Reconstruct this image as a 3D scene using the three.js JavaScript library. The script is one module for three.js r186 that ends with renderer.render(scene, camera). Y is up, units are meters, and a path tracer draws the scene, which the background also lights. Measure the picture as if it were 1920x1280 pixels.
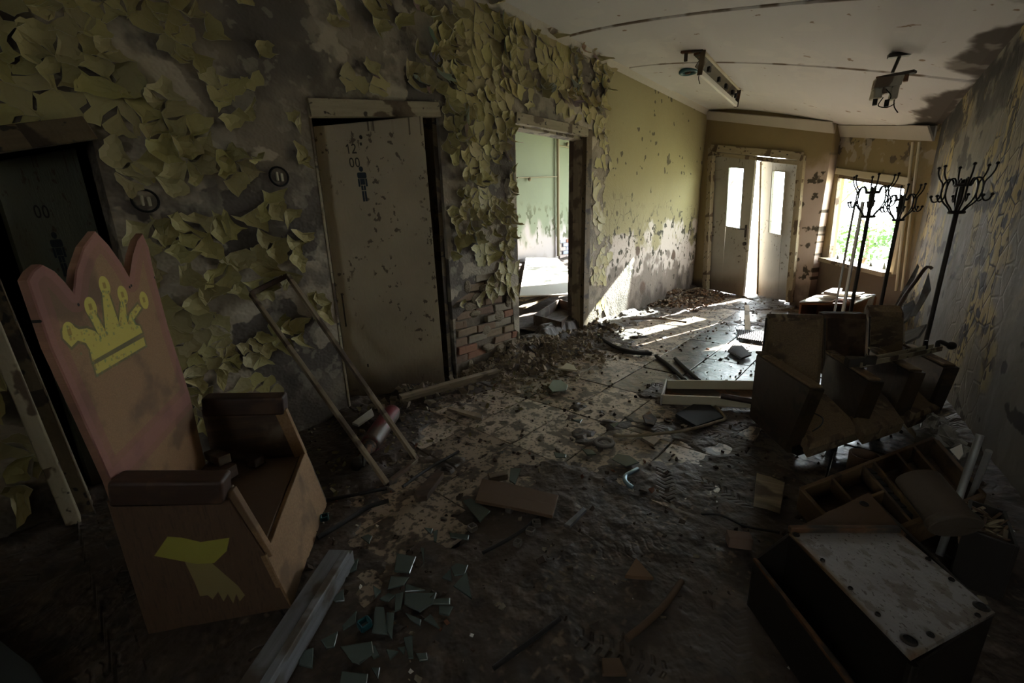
import * as THREE from 'three';
import { mergeGeometries } from 'three/addons/utils/BufferGeometryUtils.js';
import { RoundedBoxGeometry } from 'three/addons/geometries/RoundedBoxGeometry.js';

// ---------- camera, sky, sun, exposure ----------
const scene = new THREE.Scene();
const R = Math.PI / 180;
const camera = new THREE.PerspectiveCamera(76.7, 1.5, 0.02, 200);
camera.position.set(0, 1.3, 0);
camera.rotation.set(-15.3 * R, 41.6 * R, -1.5 * R, 'YXZ');
const renderer = new THREE.WebGLRenderer({ antialias: true });
renderer.toneMapping = THREE.LinearToneMapping;
renderer.toneMappingExposure = 1.6;
renderer.shadowMap.enabled = true;
renderer.shadowMap.type = THREE.PCFSoftShadowMap;
scene.background = new THREE.Color(0.86, 0.95, 1.0);
scene.backgroundIntensity = 18;
scene.environmentIntensity = 1;
const sun = new THREE.DirectionalLight(new THREE.Color(1, 0.97, 0.92), 70);
sun.position.set(-0.95 + 0.21 * 14, 0.551 * 14, -4.5 - 14);
sun.target.position.set(-0.95, 0, -4.5);
sun.castShadow = true;
sun.shadow.mapSize.set(4096, 4096);
Object.assign(sun.shadow.camera, { left: -8, right: 8, top: 8, bottom: -8, near: 0.5, far: 60 });
sun.shadow.bias = -0.0004;
scene.add(sun, sun.target);

// ---------- helpers ----------
const mul = (s) => () => { s = (s + 0x6d2b79f5) | 0; let t = Math.imul(s ^ (s >>> 15), 1 | s); t = (t + Math.imul(t ^ (t >>> 7), 61 | t)) ^ t; return ((t ^ (t >>> 14)) >>> 0) / 4294967296; };
let rnd = mul(7);
const rr = (a, b) => a + (b - a) * rnd();
const clamp = (x, a = 0, b = 1) => Math.min(b, Math.max(a, x));
const lerp = (a, b, t) => a + (b - a) * t;
const sst = (a, b, x) => { const t = clamp((x - a) / (b - a)); return t * t * (3 - 2 * t); };
const PT = new Float32Array(65536); { const r = mul(99); for (let i = 0; i < 65536; i++) PT[i] = r(); }
const hsh = (x, y) => PT[((x & 255) << 8) | (y & 255)];
function vn(x, y) { const xi = Math.floor(x), yi = Math.floor(y), fx = x - xi, fy = y - yi, u = fx * fx * (3 - 2 * fx), v = fy * fy * (3 - 2 * fy); const a = hsh(xi, yi), b = hsh(xi + 1, yi), c = hsh(xi, yi + 1), d = hsh(xi + 1, yi + 1); return a + (b - a) * u + (c - a) * v + (a - b - c + d) * u * v; }
function fbm(x, y, o = 4) { let s = 0, a = 0.5, n = 0; for (let i = 0; i < o; i++) { s += a * vn(x, y); n += a; a *= 0.5; x = x * 2.03 + 17.3; y = y * 2.03 + 9.1; } return s / n; }
// worley: distance to nearest and second nearest
function wor(x, y) { const xi = Math.floor(x), yi = Math.floor(y); let d1 = 9, d2 = 9; for (let i = -1; i < 2; i++) for (let j = -1; j < 2; j++) { const px = xi + i + hsh(xi + i + 31, yi + j), py = yi + j + hsh(xi + i, yi + j + 77), d = Math.hypot(px - x, py - y); if (d < d1) { d2 = d1; d1 = d; } else if (d < d2) d2 = d; } return d2 - d1; }
const mix3 = (a, b, t) => [lerp(a[0], b[0], t), lerp(a[1], b[1], t), lerp(a[2], b[2], t)];

const names = new Map();
const numbered = (n) => { const k = names.get(n) ?? 0; names.set(n, k + 1); return k ? n + '_' + String(k).padStart(3, '0') : n; };
const origin = new WeakMap();
function tag(o, label, category, group) { o.userData = { label, category }; if (group) o.userData.group = group; return o; }
function thing(name, label, category, base, group) {
  const o = new THREE.Group(); o.name = numbered(name); o.position.set(...base); scene.add(o); origin.set(o, base);
  return tag(o, label, category, group);
}
function mesh(name, g, m, parent) {
  const o = new THREE.Mesh(g, m); o.name = name; o.castShadow = o.receiveShadow = true; (parent ?? scene).add(o); return o;
}
// a part: its shape is given in room coordinates
function part(parent, name, g, m, label) {
  const b = origin.get(parent); g = Array.isArray(g) ? merge(g) : g;
  if (b) g.translate(-b[0], -b[1], -b[2]);
  const o = mesh(name, g, m, parent); origin.set(o, b ?? [0, 0, 0]);
  if (label) o.userData.label = label;
  return o;
}
// a thing that is one mesh
function solo(name, label, category, g, m, group) {
  g = Array.isArray(g) ? merge(g) : g; g.computeBoundingBox(); const c = g.boundingBox.getCenter(new THREE.Vector3()); c.y = g.boundingBox.min.y;
  g.translate(-c.x, -c.y, -c.z);
  const o = mesh(numbered(name), g, m); o.position.copy(c); return tag(o, label, category, group);
}
function struct(name, g, m, label) {
  g = Array.isArray(g) ? merge(g) : g;
  const o = mesh(numbered(name), g, m); o.userData.kind = 'structure'; if (label) o.userData.label = label; origin.set(o, [0, 0, 0]); return o;
}
function structGroup(name) { const o = new THREE.Group(); o.name = numbered(name); o.userData.kind = 'structure'; scene.add(o); origin.set(o, [0, 0, 0]); return o; }
function clean(g) { let q = g.index ? g.toNonIndexed() : g; for (const k of Object.keys(q.attributes)) if (!['position', 'normal', 'uv', 'color'].includes(k)) q.deleteAttribute(k); if (!q.attributes.normal) q.computeVertexNormals(); if (!q.attributes.uv) q.setAttribute('uv', new THREE.BufferAttribute(new Float32Array(q.attributes.position.count * 2), 2)); return q; }
function merge(list) { const l = list.map(clean); const c = l.some((g) => g.attributes.color); if (c) l.forEach((g) => { if (!g.attributes.color) g.setAttribute('color', new THREE.BufferAttribute(new Float32Array(g.attributes.position.count * 3).fill(1), 3)); }); return mergeGeometries(l, false); }
// uv in metres from the dominant side of each face
function boxUV(g, off = 0) {
  g = clean(g); const p = g.attributes.position, n = g.attributes.normal, u = g.attributes.uv;
  for (let i = 0; i < p.count; i += 3) {
    const nx = Math.abs(n.getX(i) + n.getX(i + 1) + n.getX(i + 2)), ny = Math.abs(n.getY(i) + n.getY(i + 1) + n.getY(i + 2)), nz = Math.abs(n.getZ(i) + n.getZ(i + 1) + n.getZ(i + 2));
    for (let k = i; k < i + 3; k++) { const x = p.getX(k), y = p.getY(k), z = p.getZ(k); if (nx >= ny && nx >= nz) u.setXY(k, y + off, z + off); else if (ny >= nz) u.setXY(k, x + off, z + off); else u.setXY(k, x + off, y + off); }
  }
  return g;
}
const V = (a) => new THREE.Vector3(a[0], a[1], a[2]);
const add = (a, b, s = 1) => [a[0] + b[0] * s, a[1] + b[1] * s, a[2] + b[2] * s];
const mid = (a, b, t = 0.5) => [lerp(a[0], b[0], t), lerp(a[1], b[1], t), lerp(a[2], b[2], t)];
const up = (a, h) => [a[0], a[1] + h, a[2]];
let uvo = 0;
function box(c, s, ry = 0, bev = 0.004, rx = 0, rz = 0) {
  const g = boxUV(new RoundedBoxGeometry(s[0], s[1], s[2], 1, Math.min(bev, Math.min(...s) * 0.45)), (uvo += 0.37));
  g.applyMatrix4(new THREE.Matrix4().makeRotationFromEuler(new THREE.Euler(rx, ry, rz, 'YXZ'))); g.translate(...c); return g;
}
// a bar from a to b, w wide and h high (h along "u")
function bar(a, b, w, h, u = [0, 1, 0], bev = 0.004) {
  const A = V(a), B = V(b), z = B.clone().sub(A), len = z.length(); z.normalize();
  const x = new THREE.Vector3().crossVectors(V(u), z).normalize(), y = new THREE.Vector3().crossVectors(z, x);
  const g = boxUV(new RoundedBoxGeometry(w, h, len, 1, Math.min(bev, Math.min(w, h) * 0.45)), (uvo += 0.37));
  g.applyMatrix4(new THREE.Matrix4().makeBasis(x, y, z).setPosition(A.add(B).multiplyScalar(0.5))); return g;
}
// a plate: outline pts (its front), thickness th behind the front; "front" says roughly which way the front looks
function slab(pts, th, front = [0, 1, 0], bev = 0.002) {
  const P = pts.map(V), n = new THREE.Vector3(), c = new THREE.Vector3();
  P.forEach((p, i) => { const q = P[(i + 1) % P.length]; n.x += (p.y - q.y) * (p.z + q.z); n.y += (p.z - q.z) * (p.x + q.x); n.z += (p.x - q.x) * (p.y + q.y); c.add(p); });
  c.multiplyScalar(1 / P.length); n.normalize(); if (n.dot(V(front)) < 0) { n.negate(); P.reverse(); }
  const ex = P[1].clone().sub(P[0]); ex.addScaledVector(n, -ex.dot(n)).normalize(); const ey = new THREE.Vector3().crossVectors(n, ex);
  const f2 = P.map((p) => new THREE.Vector2(p.clone().sub(P[0]).dot(ex), p.clone().sub(P[0]).dot(ey)));
  const tri = THREE.ShapeUtils.triangulateShape(f2, []);
  bev = Math.min(bev, th * 0.4);
  const ins = P.map((p) => { const d = p.clone().sub(c); const L = d.length(); return c.clone().addScaledVector(d, Math.max(0, 1 - bev * 1.4 / Math.max(L, 1e-4))); });
  const rings = [ins, P.map((p) => p.clone().addScaledVector(n, -bev)), P.map((p) => p.clone().addScaledVector(n, -th))];
  const pos = [], uv = []; const o = (uvo += 0.37);
  const put = (p, u, v) => { pos.push(p.x, p.y, p.z); uv.push(u + o, v + o); };
  for (const [a, b, d] of tri) { for (const k of [a, b, d]) put(rings[0][k], f2[k].y, f2[k].x); for (const k of [d, b, a]) put(rings[2][k], f2[k].y, f2[k].x); }
  for (let i = 0, s = 0; i < P.length; i++) {
    const j = (i + 1) % P.length, len = P[i].distanceTo(P[j]);
    for (let r = 0; r < 2; r++) { const A = rings[r], B = rings[r + 1], h0 = r * bev, h1 = r ? th : bev; put(A[i], h0, s); put(B[i], h1, s); put(B[j], h1, s + len); put(A[i], h0, s); put(B[j], h1, s + len); put(A[j], h0, s + len); }
    s += len;
  }
  const g = new THREE.BufferGeometry(); g.setAttribute('position', new THREE.Float32BufferAttribute(pos, 3)); g.setAttribute('uv', new THREE.Float32BufferAttribute(uv, 2)); g.computeVertexNormals(); return g;
}
function tube(pts, r, seg = 0, rad = 6) {
  const c = pts.length === 2 ? new THREE.LineCurve3(V(pts[0]), V(pts[1])) : new THREE.CatmullRomCurve3(pts.map(V)); seg = seg || (pts.length === 2 ? 1 : pts.length * 6);
  const g = new THREE.TubeGeometry(c, seg, r, rad), L = c.getLength(), u = g.attributes.uv; for (let i = 0; i < u.count; i++) u.setXY(i, u.getY(i) * 6.28 * r, u.getX(i) * L);
  const caps = [[0, -1], [1, 1]].map(([t, s]) => { const p = c.getPoint(t), d = c.getTangent(t).multiplyScalar(s), q = new THREE.CircleGeometry(r, rad); q.applyQuaternion(new THREE.Quaternion().setFromUnitVectors(new THREE.Vector3(0, 0, 1), d)); q.translate(p.x, p.y, p.z); return q; });
  return merge([g, ...caps]);
}
// a solid of revolution between a and b; profile = [[radius, share of the way], ...]
function turned(a, b, prof, seg = 20) {
  const A = V(a), B = V(b), L = A.distanceTo(B);
  const g = new THREE.LatheGeometry(prof.map(([r, t]) => new THREE.Vector2(Math.max(r, 1e-4), t * L)), seg);
  g.applyQuaternion(new THREE.Quaternion().setFromUnitVectors(new THREE.Vector3(0, 1, 0), B.clone().sub(A).normalize())); g.translate(...a); return clean(g);
}
const ball = (c, r, s = 10, sy = 1) => { const g = new THREE.SphereGeometry(r, s, Math.ceil(s * 0.7)); g.scale(1, sy, 1); g.translate(...c); return g; };
function jitter(g, amt, f = 30, seed = 0) { // ragged surface, same everywhere at one point so that no seam opens
  const p = g.attributes.position; for (let i = 0; i < p.count; i++) { const x = p.getX(i), y = p.getY(i), z = p.getZ(i); p.setXYZ(i, x + (vn(y * f + seed, z * f) - 0.5) * amt, y + (vn(z * f + 7 + seed, x * f) - 0.5) * amt, z + (vn(x * f + 3, y * f + seed) - 0.5) * amt); } g.computeVertexNormals(); return g;
}

// ---------- textures ----------
const B8 = (x) => clamp(Math.round(x), 0, 255);
function tex(w, h, fn, srgb = true, rx = 1, ry = 1) { // fn(u 0..1, v 0..1) -> [r, g, b]
  const d = new Uint8Array(w * h * 4);
  for (let j = 0, o = 0; j < h; j++) for (let i = 0; i < w; i++, o += 4) { const c = fn((i + 0.5) / w, (j + 0.5) / h); if (c.length) { d[o] = B8(c[0]); d[o + 1] = B8(c[1]); d[o + 2] = B8(c[2]); } else d[o] = d[o + 1] = d[o + 2] = B8(c); d[o + 3] = 255; }
  const t = new THREE.DataTexture(d, w, h, THREE.RGBAFormat); t.wrapS = t.wrapT = THREE.RepeatWrapping; t.magFilter = THREE.LinearFilter; t.minFilter = THREE.LinearMipmapLinearFilter; t.generateMipmaps = true; t.anisotropy = 8;
  if (srgb) t.colorSpace = THREE.SRGBColorSpace; t.repeat.set(rx, ry); t.needsUpdate = true; return t;
}
tex.n = (...a) => { const f = a[2]; a[2] = (u, v) => ({ valueOf: () => 255 * f(u, v) }); return tex(...a); };
const gray = (w, h, fn, rx = 1, ry = 1) => tex(w, h, (u, v) => { const q = 255 * fn(u, v); return [q, q, q]; }, false, rx, ry);
function canvasTex(w, h, draw) { const c = document.createElement('canvas'); c.width = w; c.height = h; const x = c.getContext('2d'); draw(x, w, h); const t = new THREE.CanvasTexture(c); t.colorSpace = THREE.SRGBColorSpace; t.anisotropy = 8; return t; }
const std = (o) => new THREE.MeshStandardMaterial({ roughness: 0.85, metalness: 0, ...o });
// wood: grain runs along v
const woodFn = (dark, light, worn, amt) => (u, v) => { const g = fbm(u * 46, v * 3, 4), s = fbm(u * 9 + 3, v * 9, 4), f = vn(u * 190, v * 9); let c = mix3(dark, light, clamp(g * 1.3 - 0.2) * 0.75 + f * 0.25); return mix3(c, worn, sst(1 - amt - 0.12, 1 - amt + 0.1, s)); };
const T = {
  darkwood: tex(512, 512, woodFn([52, 38, 27], [92, 68, 48], [104, 90, 72], 0.42)),
  palewood: tex(512, 512, woodFn([112, 98, 78], [158, 141, 114], [88, 74, 58], 0.4)),
  paintwood: tex(512, 512, (u, v) => { const s = fbm(u * 8, v * 5, 5), k = fbm(u * 60, v * 6, 3); let c = mix3([178, 170, 150], [150, 140, 120], k); c = mix3(c, [92, 76, 58], sst(0.57, 0.64, s)); return mix3(c, [60, 50, 40], sst(0.7, 0.8, fbm(u * 30 + 9, v * 22, 3))); }),
  greywood: tex(512, 512, woodFn([98, 98, 98], [140, 142, 146], [84, 74, 64], 0.36)),
  rust: tex(512, 512, (u, v) => { const s = fbm(u * 7, v * 7, 5), f = fbm(u * 50, v * 50, 3); return mix3(mix3([74, 52, 36], [122, 84, 50], f), [58, 50, 42], sst(0.45, 0.6, s)); }),
  fabric: tex(512, 512, (u, v) => { const w = vn(u * 256, v * 256), s = fbm(u * 5, v * 5, 5), d = fbm(u * 24 + 4, v * 24, 4); return mix3(mix3([100, 80, 56], [122, 101, 72], w), mix3([66, 50, 36], [134, 116, 88], sst(0.5, 0.7, d)), sst(0.45, 0.62, s) * 0.8); }),
  fibre: tex(512, 512, (u, v) => { const s = fbm(u * 5, v * 5, 5), f = vn(u * 220, v * 220), k = fbm(u * 14, v * 3, 4); return mix3(mix3([128, 98, 66], [150, 118, 84], f), [96, 74, 52], sst(0.5, 0.68, s) * 0.7 + 0.2 * k); }),
  bump: gray(512, 512, (u, v) => fbm(u * 16, v * 16, 6)),
  fine: gray(512, 512, (u, v) => fbm(u * 64, v * 64, 4)),
};
const M = {
  darkwood: std({ map: T.darkwood, roughness: 0.75, bumpMap: T.bump, bumpScale: 0.002 }),
  redwood: std({ map: T.darkwood, color: 0xb89880, roughness: 0.6 }),
  palewood: std({ map: T.palewood, roughness: 0.85, bumpMap: T.bump, bumpScale: 0.002 }),
  paintwood: std({ map: T.paintwood, roughness: 0.7, bumpMap: T.bump, bumpScale: 0.003 }),
  greywood: std({ map: T.greywood, roughness: 0.7, bumpMap: T.bump, bumpScale: 0.002 }),
  rust: std({ map: T.rust, roughness: 0.8, metalness: 0.25, bumpMap: T.bump, bumpScale: 0.003 }),
  darkmetal: std({ color: 0x2e2822, roughness: 0.5, metalness: 0.6 }),
  blackpaint: std({ color: 0x17120f, roughness: 0.45, metalness: 0.3 }),
  fabric: std({ map: T.fabric, roughness: 0.95, bumpMap: T.fine, bumpScale: 0.002 }),
  leatherette: std({ map: T.fabric, color: 0x7c746c, roughness: 0.5, bumpMap: T.bump, bumpScale: 0.002 }),
  fibre: std({ map: T.fibre, roughness: 0.85 }),
  whitemetal: std({ color: 0x9a968c, roughness: 0.5, metalness: 0.1, bumpMap: T.fine, bumpScale: 0.001 }),
  whitesheet: std({ color: 0xc9c5bb, roughness: 0.8 }),
  tealplastic: std({ color: 0x1d4a4e, roughness: 0.4 }),
  dark: std({ color: 0x14110e, roughness: 0.9 }),
  rubber: std({ color: 0x2a2725, roughness: 0.75, bumpMap: T.fine, bumpScale: 0.001 }),
  shard: std({ color: 0x525b56, roughness: 0.22 }),
  brown: std({ color: 0x5a4430, roughness: 0.8, bumpMap: T.bump, bumpScale: 0.002 }),
  cream: std({ color: 0xb8ad90, roughness: 0.6, bumpMap: T.bump, bumpScale: 0.002 }),
  chrome: std({ color: 0x8aa2ac, roughness: 0.4, metalness: 0.7 }),
  brick: [0x7a6450, 0x6c5646, 0x806e58, 0x857a68, 0x86604a].map((c) => std({ color: c, roughness: 0.95, bumpMap: T.bump, bumpScale: 0.006 })),
};

// ---------- the room: outline and ceiling height ----------
const XL = -2.8, P0 = [-2.8, -8.3], P1 = [-0.87, -7.42], W0 = [-1.06, -7.9], W1 = [0.11, -6.3];
const xr = (z) => 0.56 + 0.1313 * (z + 3);
const YR = [[-8.5, 2], [-6.9, 2.06], [-6.24, 2.1], [-5.74, 2.21], [-5.09, 2.32], [-4.5, 2.41], [-3, 2.58], [0, 2.8], [2, 2.9]];
function yr(z) { for (let i = 1; i < YR.length; i++) if (z <= YR[i][0]) { const [a, p] = YR[i - 1], [b, q] = YR[i]; return lerp(p, q, clamp((z - a) / (b - a))); } return 2.9; }
const ceilY = (x, z) => lerp(3.05, yr(z), Math.pow(clamp((x - XL) / (xr(z) - XL)), 1.4));

// left wall: openings (z, y)
const O1 = { r: -0.35, l: 0.06, tr: 1.77, tl: 1.62 }, O2 = { r: -2.37, l: -1.36, tr: 2.19, tl: 2.05 }, O3 = { r: -4.6, l: -3.27, tr: 2.29, tl: 2.265 };
const PIER = [[-3.27, 0.22], [-3.2, 0.26], [-3.18, 0.52], [-3.12, 0.92], [-3.04, 0.9], [-3.0, 0.66], [-2.92, 0.78], [-2.76, 0.84], [-2.6, 0.74], [-2.54, 0.58], [-2.42, 0.5], [-2.4, 0]];

// wall surface seen from the hall: paint still on, bare plaster, stains
const plaster = (z, y) => {
  const a = fbm(z * 1.7 + 3, y * 1.7, 5), b = fbm(z * 7, y * 7 + 5, 4);
  let c = mix3([128, 116, 99], [88, 80, 71], sst(0.42, 0.58, a));
  c = mix3(c, [174, 160, 137], sst(0.53, 0.55, fbm(z * 3.1 + 11, y * 3.1 + 4, 6)) * 0.85);
  c = mix3(c, [148, 138, 120], sst(0.56, 0.59, fbm(z * 9 + 40, y * 9, 5)) * 0.6);
  return mix3(c, [74, 66, 57], sst(0.52, 0.75, b) * 0.55);
};
const OLIVE = [150, 139, 102];
const paintEdge = (z, y) => z + 4.95 + (y > 2.35 && y < 2.62 ? -0.1 : 0) + (fbm(z * 4, y * 4 + 2, 4) - 0.5) * 0.7;
const HOLES = [[-7.261,.724,.09],[-5.916,.876,.08],[-6.142,.312,.12],[-6.194,-.105,.12],[-4.559,.479,.08]];
const JOINTS = [-8.45, -6.62, -5.3, -4.04, -2.78, -1.5, -0.2, 1.1, 2.2];
const leftTex = tex(2048, 1024, (u, v) => {
  const z = -8.4 + u * 10.4, y = v * 3.2;
  let c = plaster(z, y);
  const e = paintEdge(z, y);
  if (e < 0) {
    let p = mix3(OLIVE, [138, 127, 92], fbm(z * 1.3, y * 1.3, 3));
    // lower down the paint has let go: pale and pinkish plaster, then grey, with mould and cracks
    const n = fbm(z * 3.2, y * 3.2, 5), fade = y + (n - 0.5) * 1.3;
    p = mix3([186, 172, 158], p, sst(0.95, 1.15, fade));
    p = mix3([122, 110, 98], p, sst(0.5, 0.68, y + (fbm(z * 5 + 9, y * 5, 4) - 0.5) * 0.9));
    const cr = wor(z * 7, y * 4.5), wet = sst(1.75, 1.35, y) ;
    p = mix3(p, [70, 62, 44], wet * sst(0.04, 0.0, cr) * sst(0.5, 0.62, fbm(z * 2.5 + 5, y * 2.5, 3)));
    p = mix3(p, [64, 58, 44], sst(0.63, 0.7, fbm(z * 16, y * 10, 5)) * sst(1.6, 1.1, y + (n - 0.5) * 0.8) * sst(0.3, 0.7, y));
    p = mix3(p, [58, 52, 40], sst(0.78, 0.8, fbm(z * 9 + 31, y * 9, 3)) * 0.7);
    for (const [bz, by, r] of HOLES) { const d = Math.hypot(z - bz, y - by) / r + (n - 0.5) * 0.8; p = mix3(p, [92, 74, 60], sst(1.1, 0.7, d)); }
    c = e < -0.03 ? p : mix3(c, p, -e / 0.03);
  }
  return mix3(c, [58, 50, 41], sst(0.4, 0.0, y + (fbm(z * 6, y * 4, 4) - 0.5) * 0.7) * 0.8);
});
const leftBump = gray(2048, 1024, (u, v) => { const z = -8.4 + u * 10.4, y = v * 3.2, e = paintEdge(z, y); return 0.35 * fbm(z * 9, y * 9, 4) + 0.15 * vn(z * 90, y * 90) + (e < 0 && y + (fbm(z * 3.2, y * 3.2, 5) - 0.5) * 1.3 > 1.02 ? 0.4 : 0); });
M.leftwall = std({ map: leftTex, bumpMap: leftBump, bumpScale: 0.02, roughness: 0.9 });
// solid wall from an outline in (along, up), front face through a..b in plan, thickness th away from the room
function wallGeo(a, b, pts, th, holes = []) {
  const d = [b[0] - a[0], b[1] - a[1]], L = Math.hypot(...d), s = new THREE.Shape(pts.map((p) => new THREE.Vector2(p[0], p[1] === 0 ? -0.14 : p[1])));
  for (const h of holes) s.holes.push(new THREE.Path(h.map((p) => new THREE.Vector2(p[0], p[1]))));
  const g = new THREE.ExtrudeGeometry(s, { depth: th, bevelEnabled: false });
  const X = new THREE.Vector3(d[0] / L, 0, d[1] / L), Y = new THREE.Vector3(0, 1, 0), Z = new THREE.Vector3().crossVectors(X, Y); // Z points out of X x Y
  g.translate(0, 0, -th); g.applyMatrix4(new THREE.Matrix4().makeBasis(X, Y, Z).setPosition(a[0], 0, a[1]));
  return clean(g);
}
{ // left wall: X runs towards -z so that its front looks to +x
  const P = [[-2, 0], [-2, 3.3], [8.45, 3.3], [8.45, 0], [-O3.r, 0], [-O3.r, O3.tr], [-O3.l, O3.tl], ...PIER.map(([z, y]) => [-z, y]), [-O2.r, O2.tr], [-O2.l, O2.tl], [-O2.l, 0], [-O1.r, 0], [-O1.r, O1.tr], [-O1.l, O1.tl], [-O1.l, 0]];
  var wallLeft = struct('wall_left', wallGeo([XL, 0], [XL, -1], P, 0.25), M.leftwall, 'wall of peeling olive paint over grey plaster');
  const u = wallLeft.geometry.attributes.uv, p = wallLeft.geometry.attributes.position;
  for (let i = 0; i < u.count; i++) u.setXY(i, (p.getZ(i) + 8.4 + (XL - p.getX(i)) * 0.6) / 10.4, p.getY(i) / 3.2);
}
// masonry that the fallen plaster lays bare
part(wallLeft, 'masonry', box([-2.945, 0.45, -2.835], [0.21, 0.96, 0.86]), std({ color: 0x6a5f50, roughness: 1, bumpMap: T.bump, bumpScale: 0.01 }));
for (let k = 0, y = 0.05; y < 0.9; y += 0.078, k++) for (let z = -2.44 + (k % 2) * 0.12; z > -3.3; z -= 0.245) {
  const z0 = Math.min(z, -2.41), z1 = Math.max(z - 0.232, -3.25); if (z0 - z1 < 0.05 || rnd() < 0.1) continue;
  const o = rr(-0.012, 0.016);
  part(wallLeft, 'brick', jitter(box([-2.835 + o, y + rr(-0.004, 0.004), (z0 + z1) / 2], [0.05, 0.066, z0 - z1], rr(-0.02, 0.02), 0.008), 0.016, 22, k), M.brick[Math.floor(rnd() * 5)]);
}
// plaster lumps still clinging to the bricks
for (let k = 0; k < 16; k++) { const z = rr(-3.18, -2.46), y = rr(0.05, 0.8); part(wallLeft, 'plaster_lump', jitter(ball([-2.8, y, z], 1, 8).scale(1, 1, 1), 0.0).translate(2.8, -y, -z).scale(rr(0.01, 0.022), rr(0.02, 0.06), rr(0.03, 0.09)).translate(-2.803, y, z), M.plaster ??= std({ color: 0x7d705c, roughness: 1, bumpMap: T.bump, bumpScale: 0.01 })); }

// ---- end wall with the double door, end wall with the window, right wall, back wall
const endFn = (k) => (u, v) => {
  const s = u * 2.6, y = v * 3.3; const n = fbm(s * 3 + k, y * 3, 5);
  let c = mix3([136, 120, 82], [120, 104, 72], fbm(s * 1.5, y * 1.5 + k, 3));
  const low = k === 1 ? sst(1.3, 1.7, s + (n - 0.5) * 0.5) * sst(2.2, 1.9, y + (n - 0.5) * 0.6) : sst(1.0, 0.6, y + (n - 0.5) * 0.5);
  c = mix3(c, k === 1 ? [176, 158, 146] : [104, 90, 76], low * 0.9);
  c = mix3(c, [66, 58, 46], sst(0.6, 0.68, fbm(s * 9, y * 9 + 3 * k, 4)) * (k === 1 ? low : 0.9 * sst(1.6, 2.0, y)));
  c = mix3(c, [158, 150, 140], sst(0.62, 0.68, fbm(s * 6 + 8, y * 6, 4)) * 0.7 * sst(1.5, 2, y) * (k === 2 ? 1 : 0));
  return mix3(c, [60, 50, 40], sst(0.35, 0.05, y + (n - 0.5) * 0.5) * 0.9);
};
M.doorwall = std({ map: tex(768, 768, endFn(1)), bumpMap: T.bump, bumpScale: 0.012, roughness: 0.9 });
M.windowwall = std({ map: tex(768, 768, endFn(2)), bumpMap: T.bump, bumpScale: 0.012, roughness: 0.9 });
const setUV = (m, sx, sy, a, d) => { const u = m.geometry.attributes.uv, p = m.geometry.attributes.position; for (let i = 0; i < u.count; i++) u.setXY(i, ((p.getX(i) - a[0]) * d[0] + (p.getZ(i) - a[1]) * d[1]) / sx, p.getY(i) / sy); };
const dirOf = (a, b) => { const L = Math.hypot(b[0] - a[0], b[1] - a[1]); return [(b[0] - a[0]) / L, (b[1] - a[1]) / L, L]; };
const DD = dirOf(P0, P1), WD = dirOf(W0, W1);
const along = (p, a, d) => (p[0] - a[0]) * d[0] + (p[2] - a[1]) * d[1];
const D4 = [[-2.508,.031,-8.167], [-2.64,2.45,-8.227], [-1.201,2.099,-7.571], [-1.092,.062,-7.521]]; // door opening
const W4 = [[-.721,.709,-7.437], [-.771,1.867,-7.504], [-.012,1.623,-6.467], [.005,.645,-6.444]]; // window opening
{
  const q = D4.map((p) => [along(p, P0, DD), p[1]]);
  const g = wallGeo(P0, P1, [[-0.3, 0], [-0.3, 3.3], [DD[2], 3.3], [DD[2], 0], [q[3][0], 0], [q[2][0], q[2][1]], [q[1][0], q[1][1]], [q[0][0], 0]], 0.22);
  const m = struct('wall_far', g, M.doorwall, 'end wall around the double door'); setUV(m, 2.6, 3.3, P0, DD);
  const w = W4.map((p) => [along(p, W0, WD), p[1]]);
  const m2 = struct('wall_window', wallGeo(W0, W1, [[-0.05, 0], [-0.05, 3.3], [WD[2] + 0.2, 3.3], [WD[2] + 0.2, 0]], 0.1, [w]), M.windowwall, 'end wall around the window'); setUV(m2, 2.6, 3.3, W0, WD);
  const rd = dirOf(P1, W0); const m3 = struct('wall_return', wallGeo(P1, W0, [[0.14, 0], [0.14, 3.3], [rd[2] + 0.02, 3.3], [rd[2] + 0.02, 0]], 0.05), M.doorwall); setUV(m3, 2.6, 3.3, P1, rd);
}
const rightTex = tex(2048, 1024, (u, v) => {
  const z = -6.4 + u * 8.6, y = v * 3.2, n = fbm(z * 2, y * 2 + 7, 5);
  let c = mix3([138, 130, 116], [108, 102, 92], fbm(z * 1.6, y * 3, 5));
  c = mix3(c, [140, 134, 122], sst(0.56, 0.7, fbm(z * 14, y * 5, 4)) * 0.6);
  // yellow paint that stays in a band, cut up by cracks
  const band = sst(0.52, 0.6, 0.7 - Math.abs(z + 4.02 - (y - 0.7) * 0.15) * 0.5 + (n - 0.5) * 0.5) * sst(1.9, 1.4, y) * sst(0.0, 0.3, y) + sst(0.53, 0.6, fbm(z * 5 + 3, y * 2.4, 4)) * sst(-5.0, -5.6, z) + sst(0.57, 0.62, fbm(z * 5 + 13, y * 2, 4)) * 0.9 * sst(0.6, 1.6, y);
  const cr = wor(z * 9, y * 6), pit = fbm(z * 22, y * 13, 3);
  const b = clamp(band);
  c = mix3(c, [170, 150, 98], b);
  c = mix3(c, [50, 42, 34], b * Math.max(sst(0.09, 0.02, cr), sst(0.6, 0.66, pit)));
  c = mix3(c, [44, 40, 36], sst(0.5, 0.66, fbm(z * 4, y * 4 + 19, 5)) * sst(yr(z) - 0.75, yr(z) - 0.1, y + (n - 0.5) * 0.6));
  return mix3(c, [58, 52, 44], sst(0.66, 0.72, fbm(z * 6 + 4, y * 6, 4)) * 0.8);
});
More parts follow.
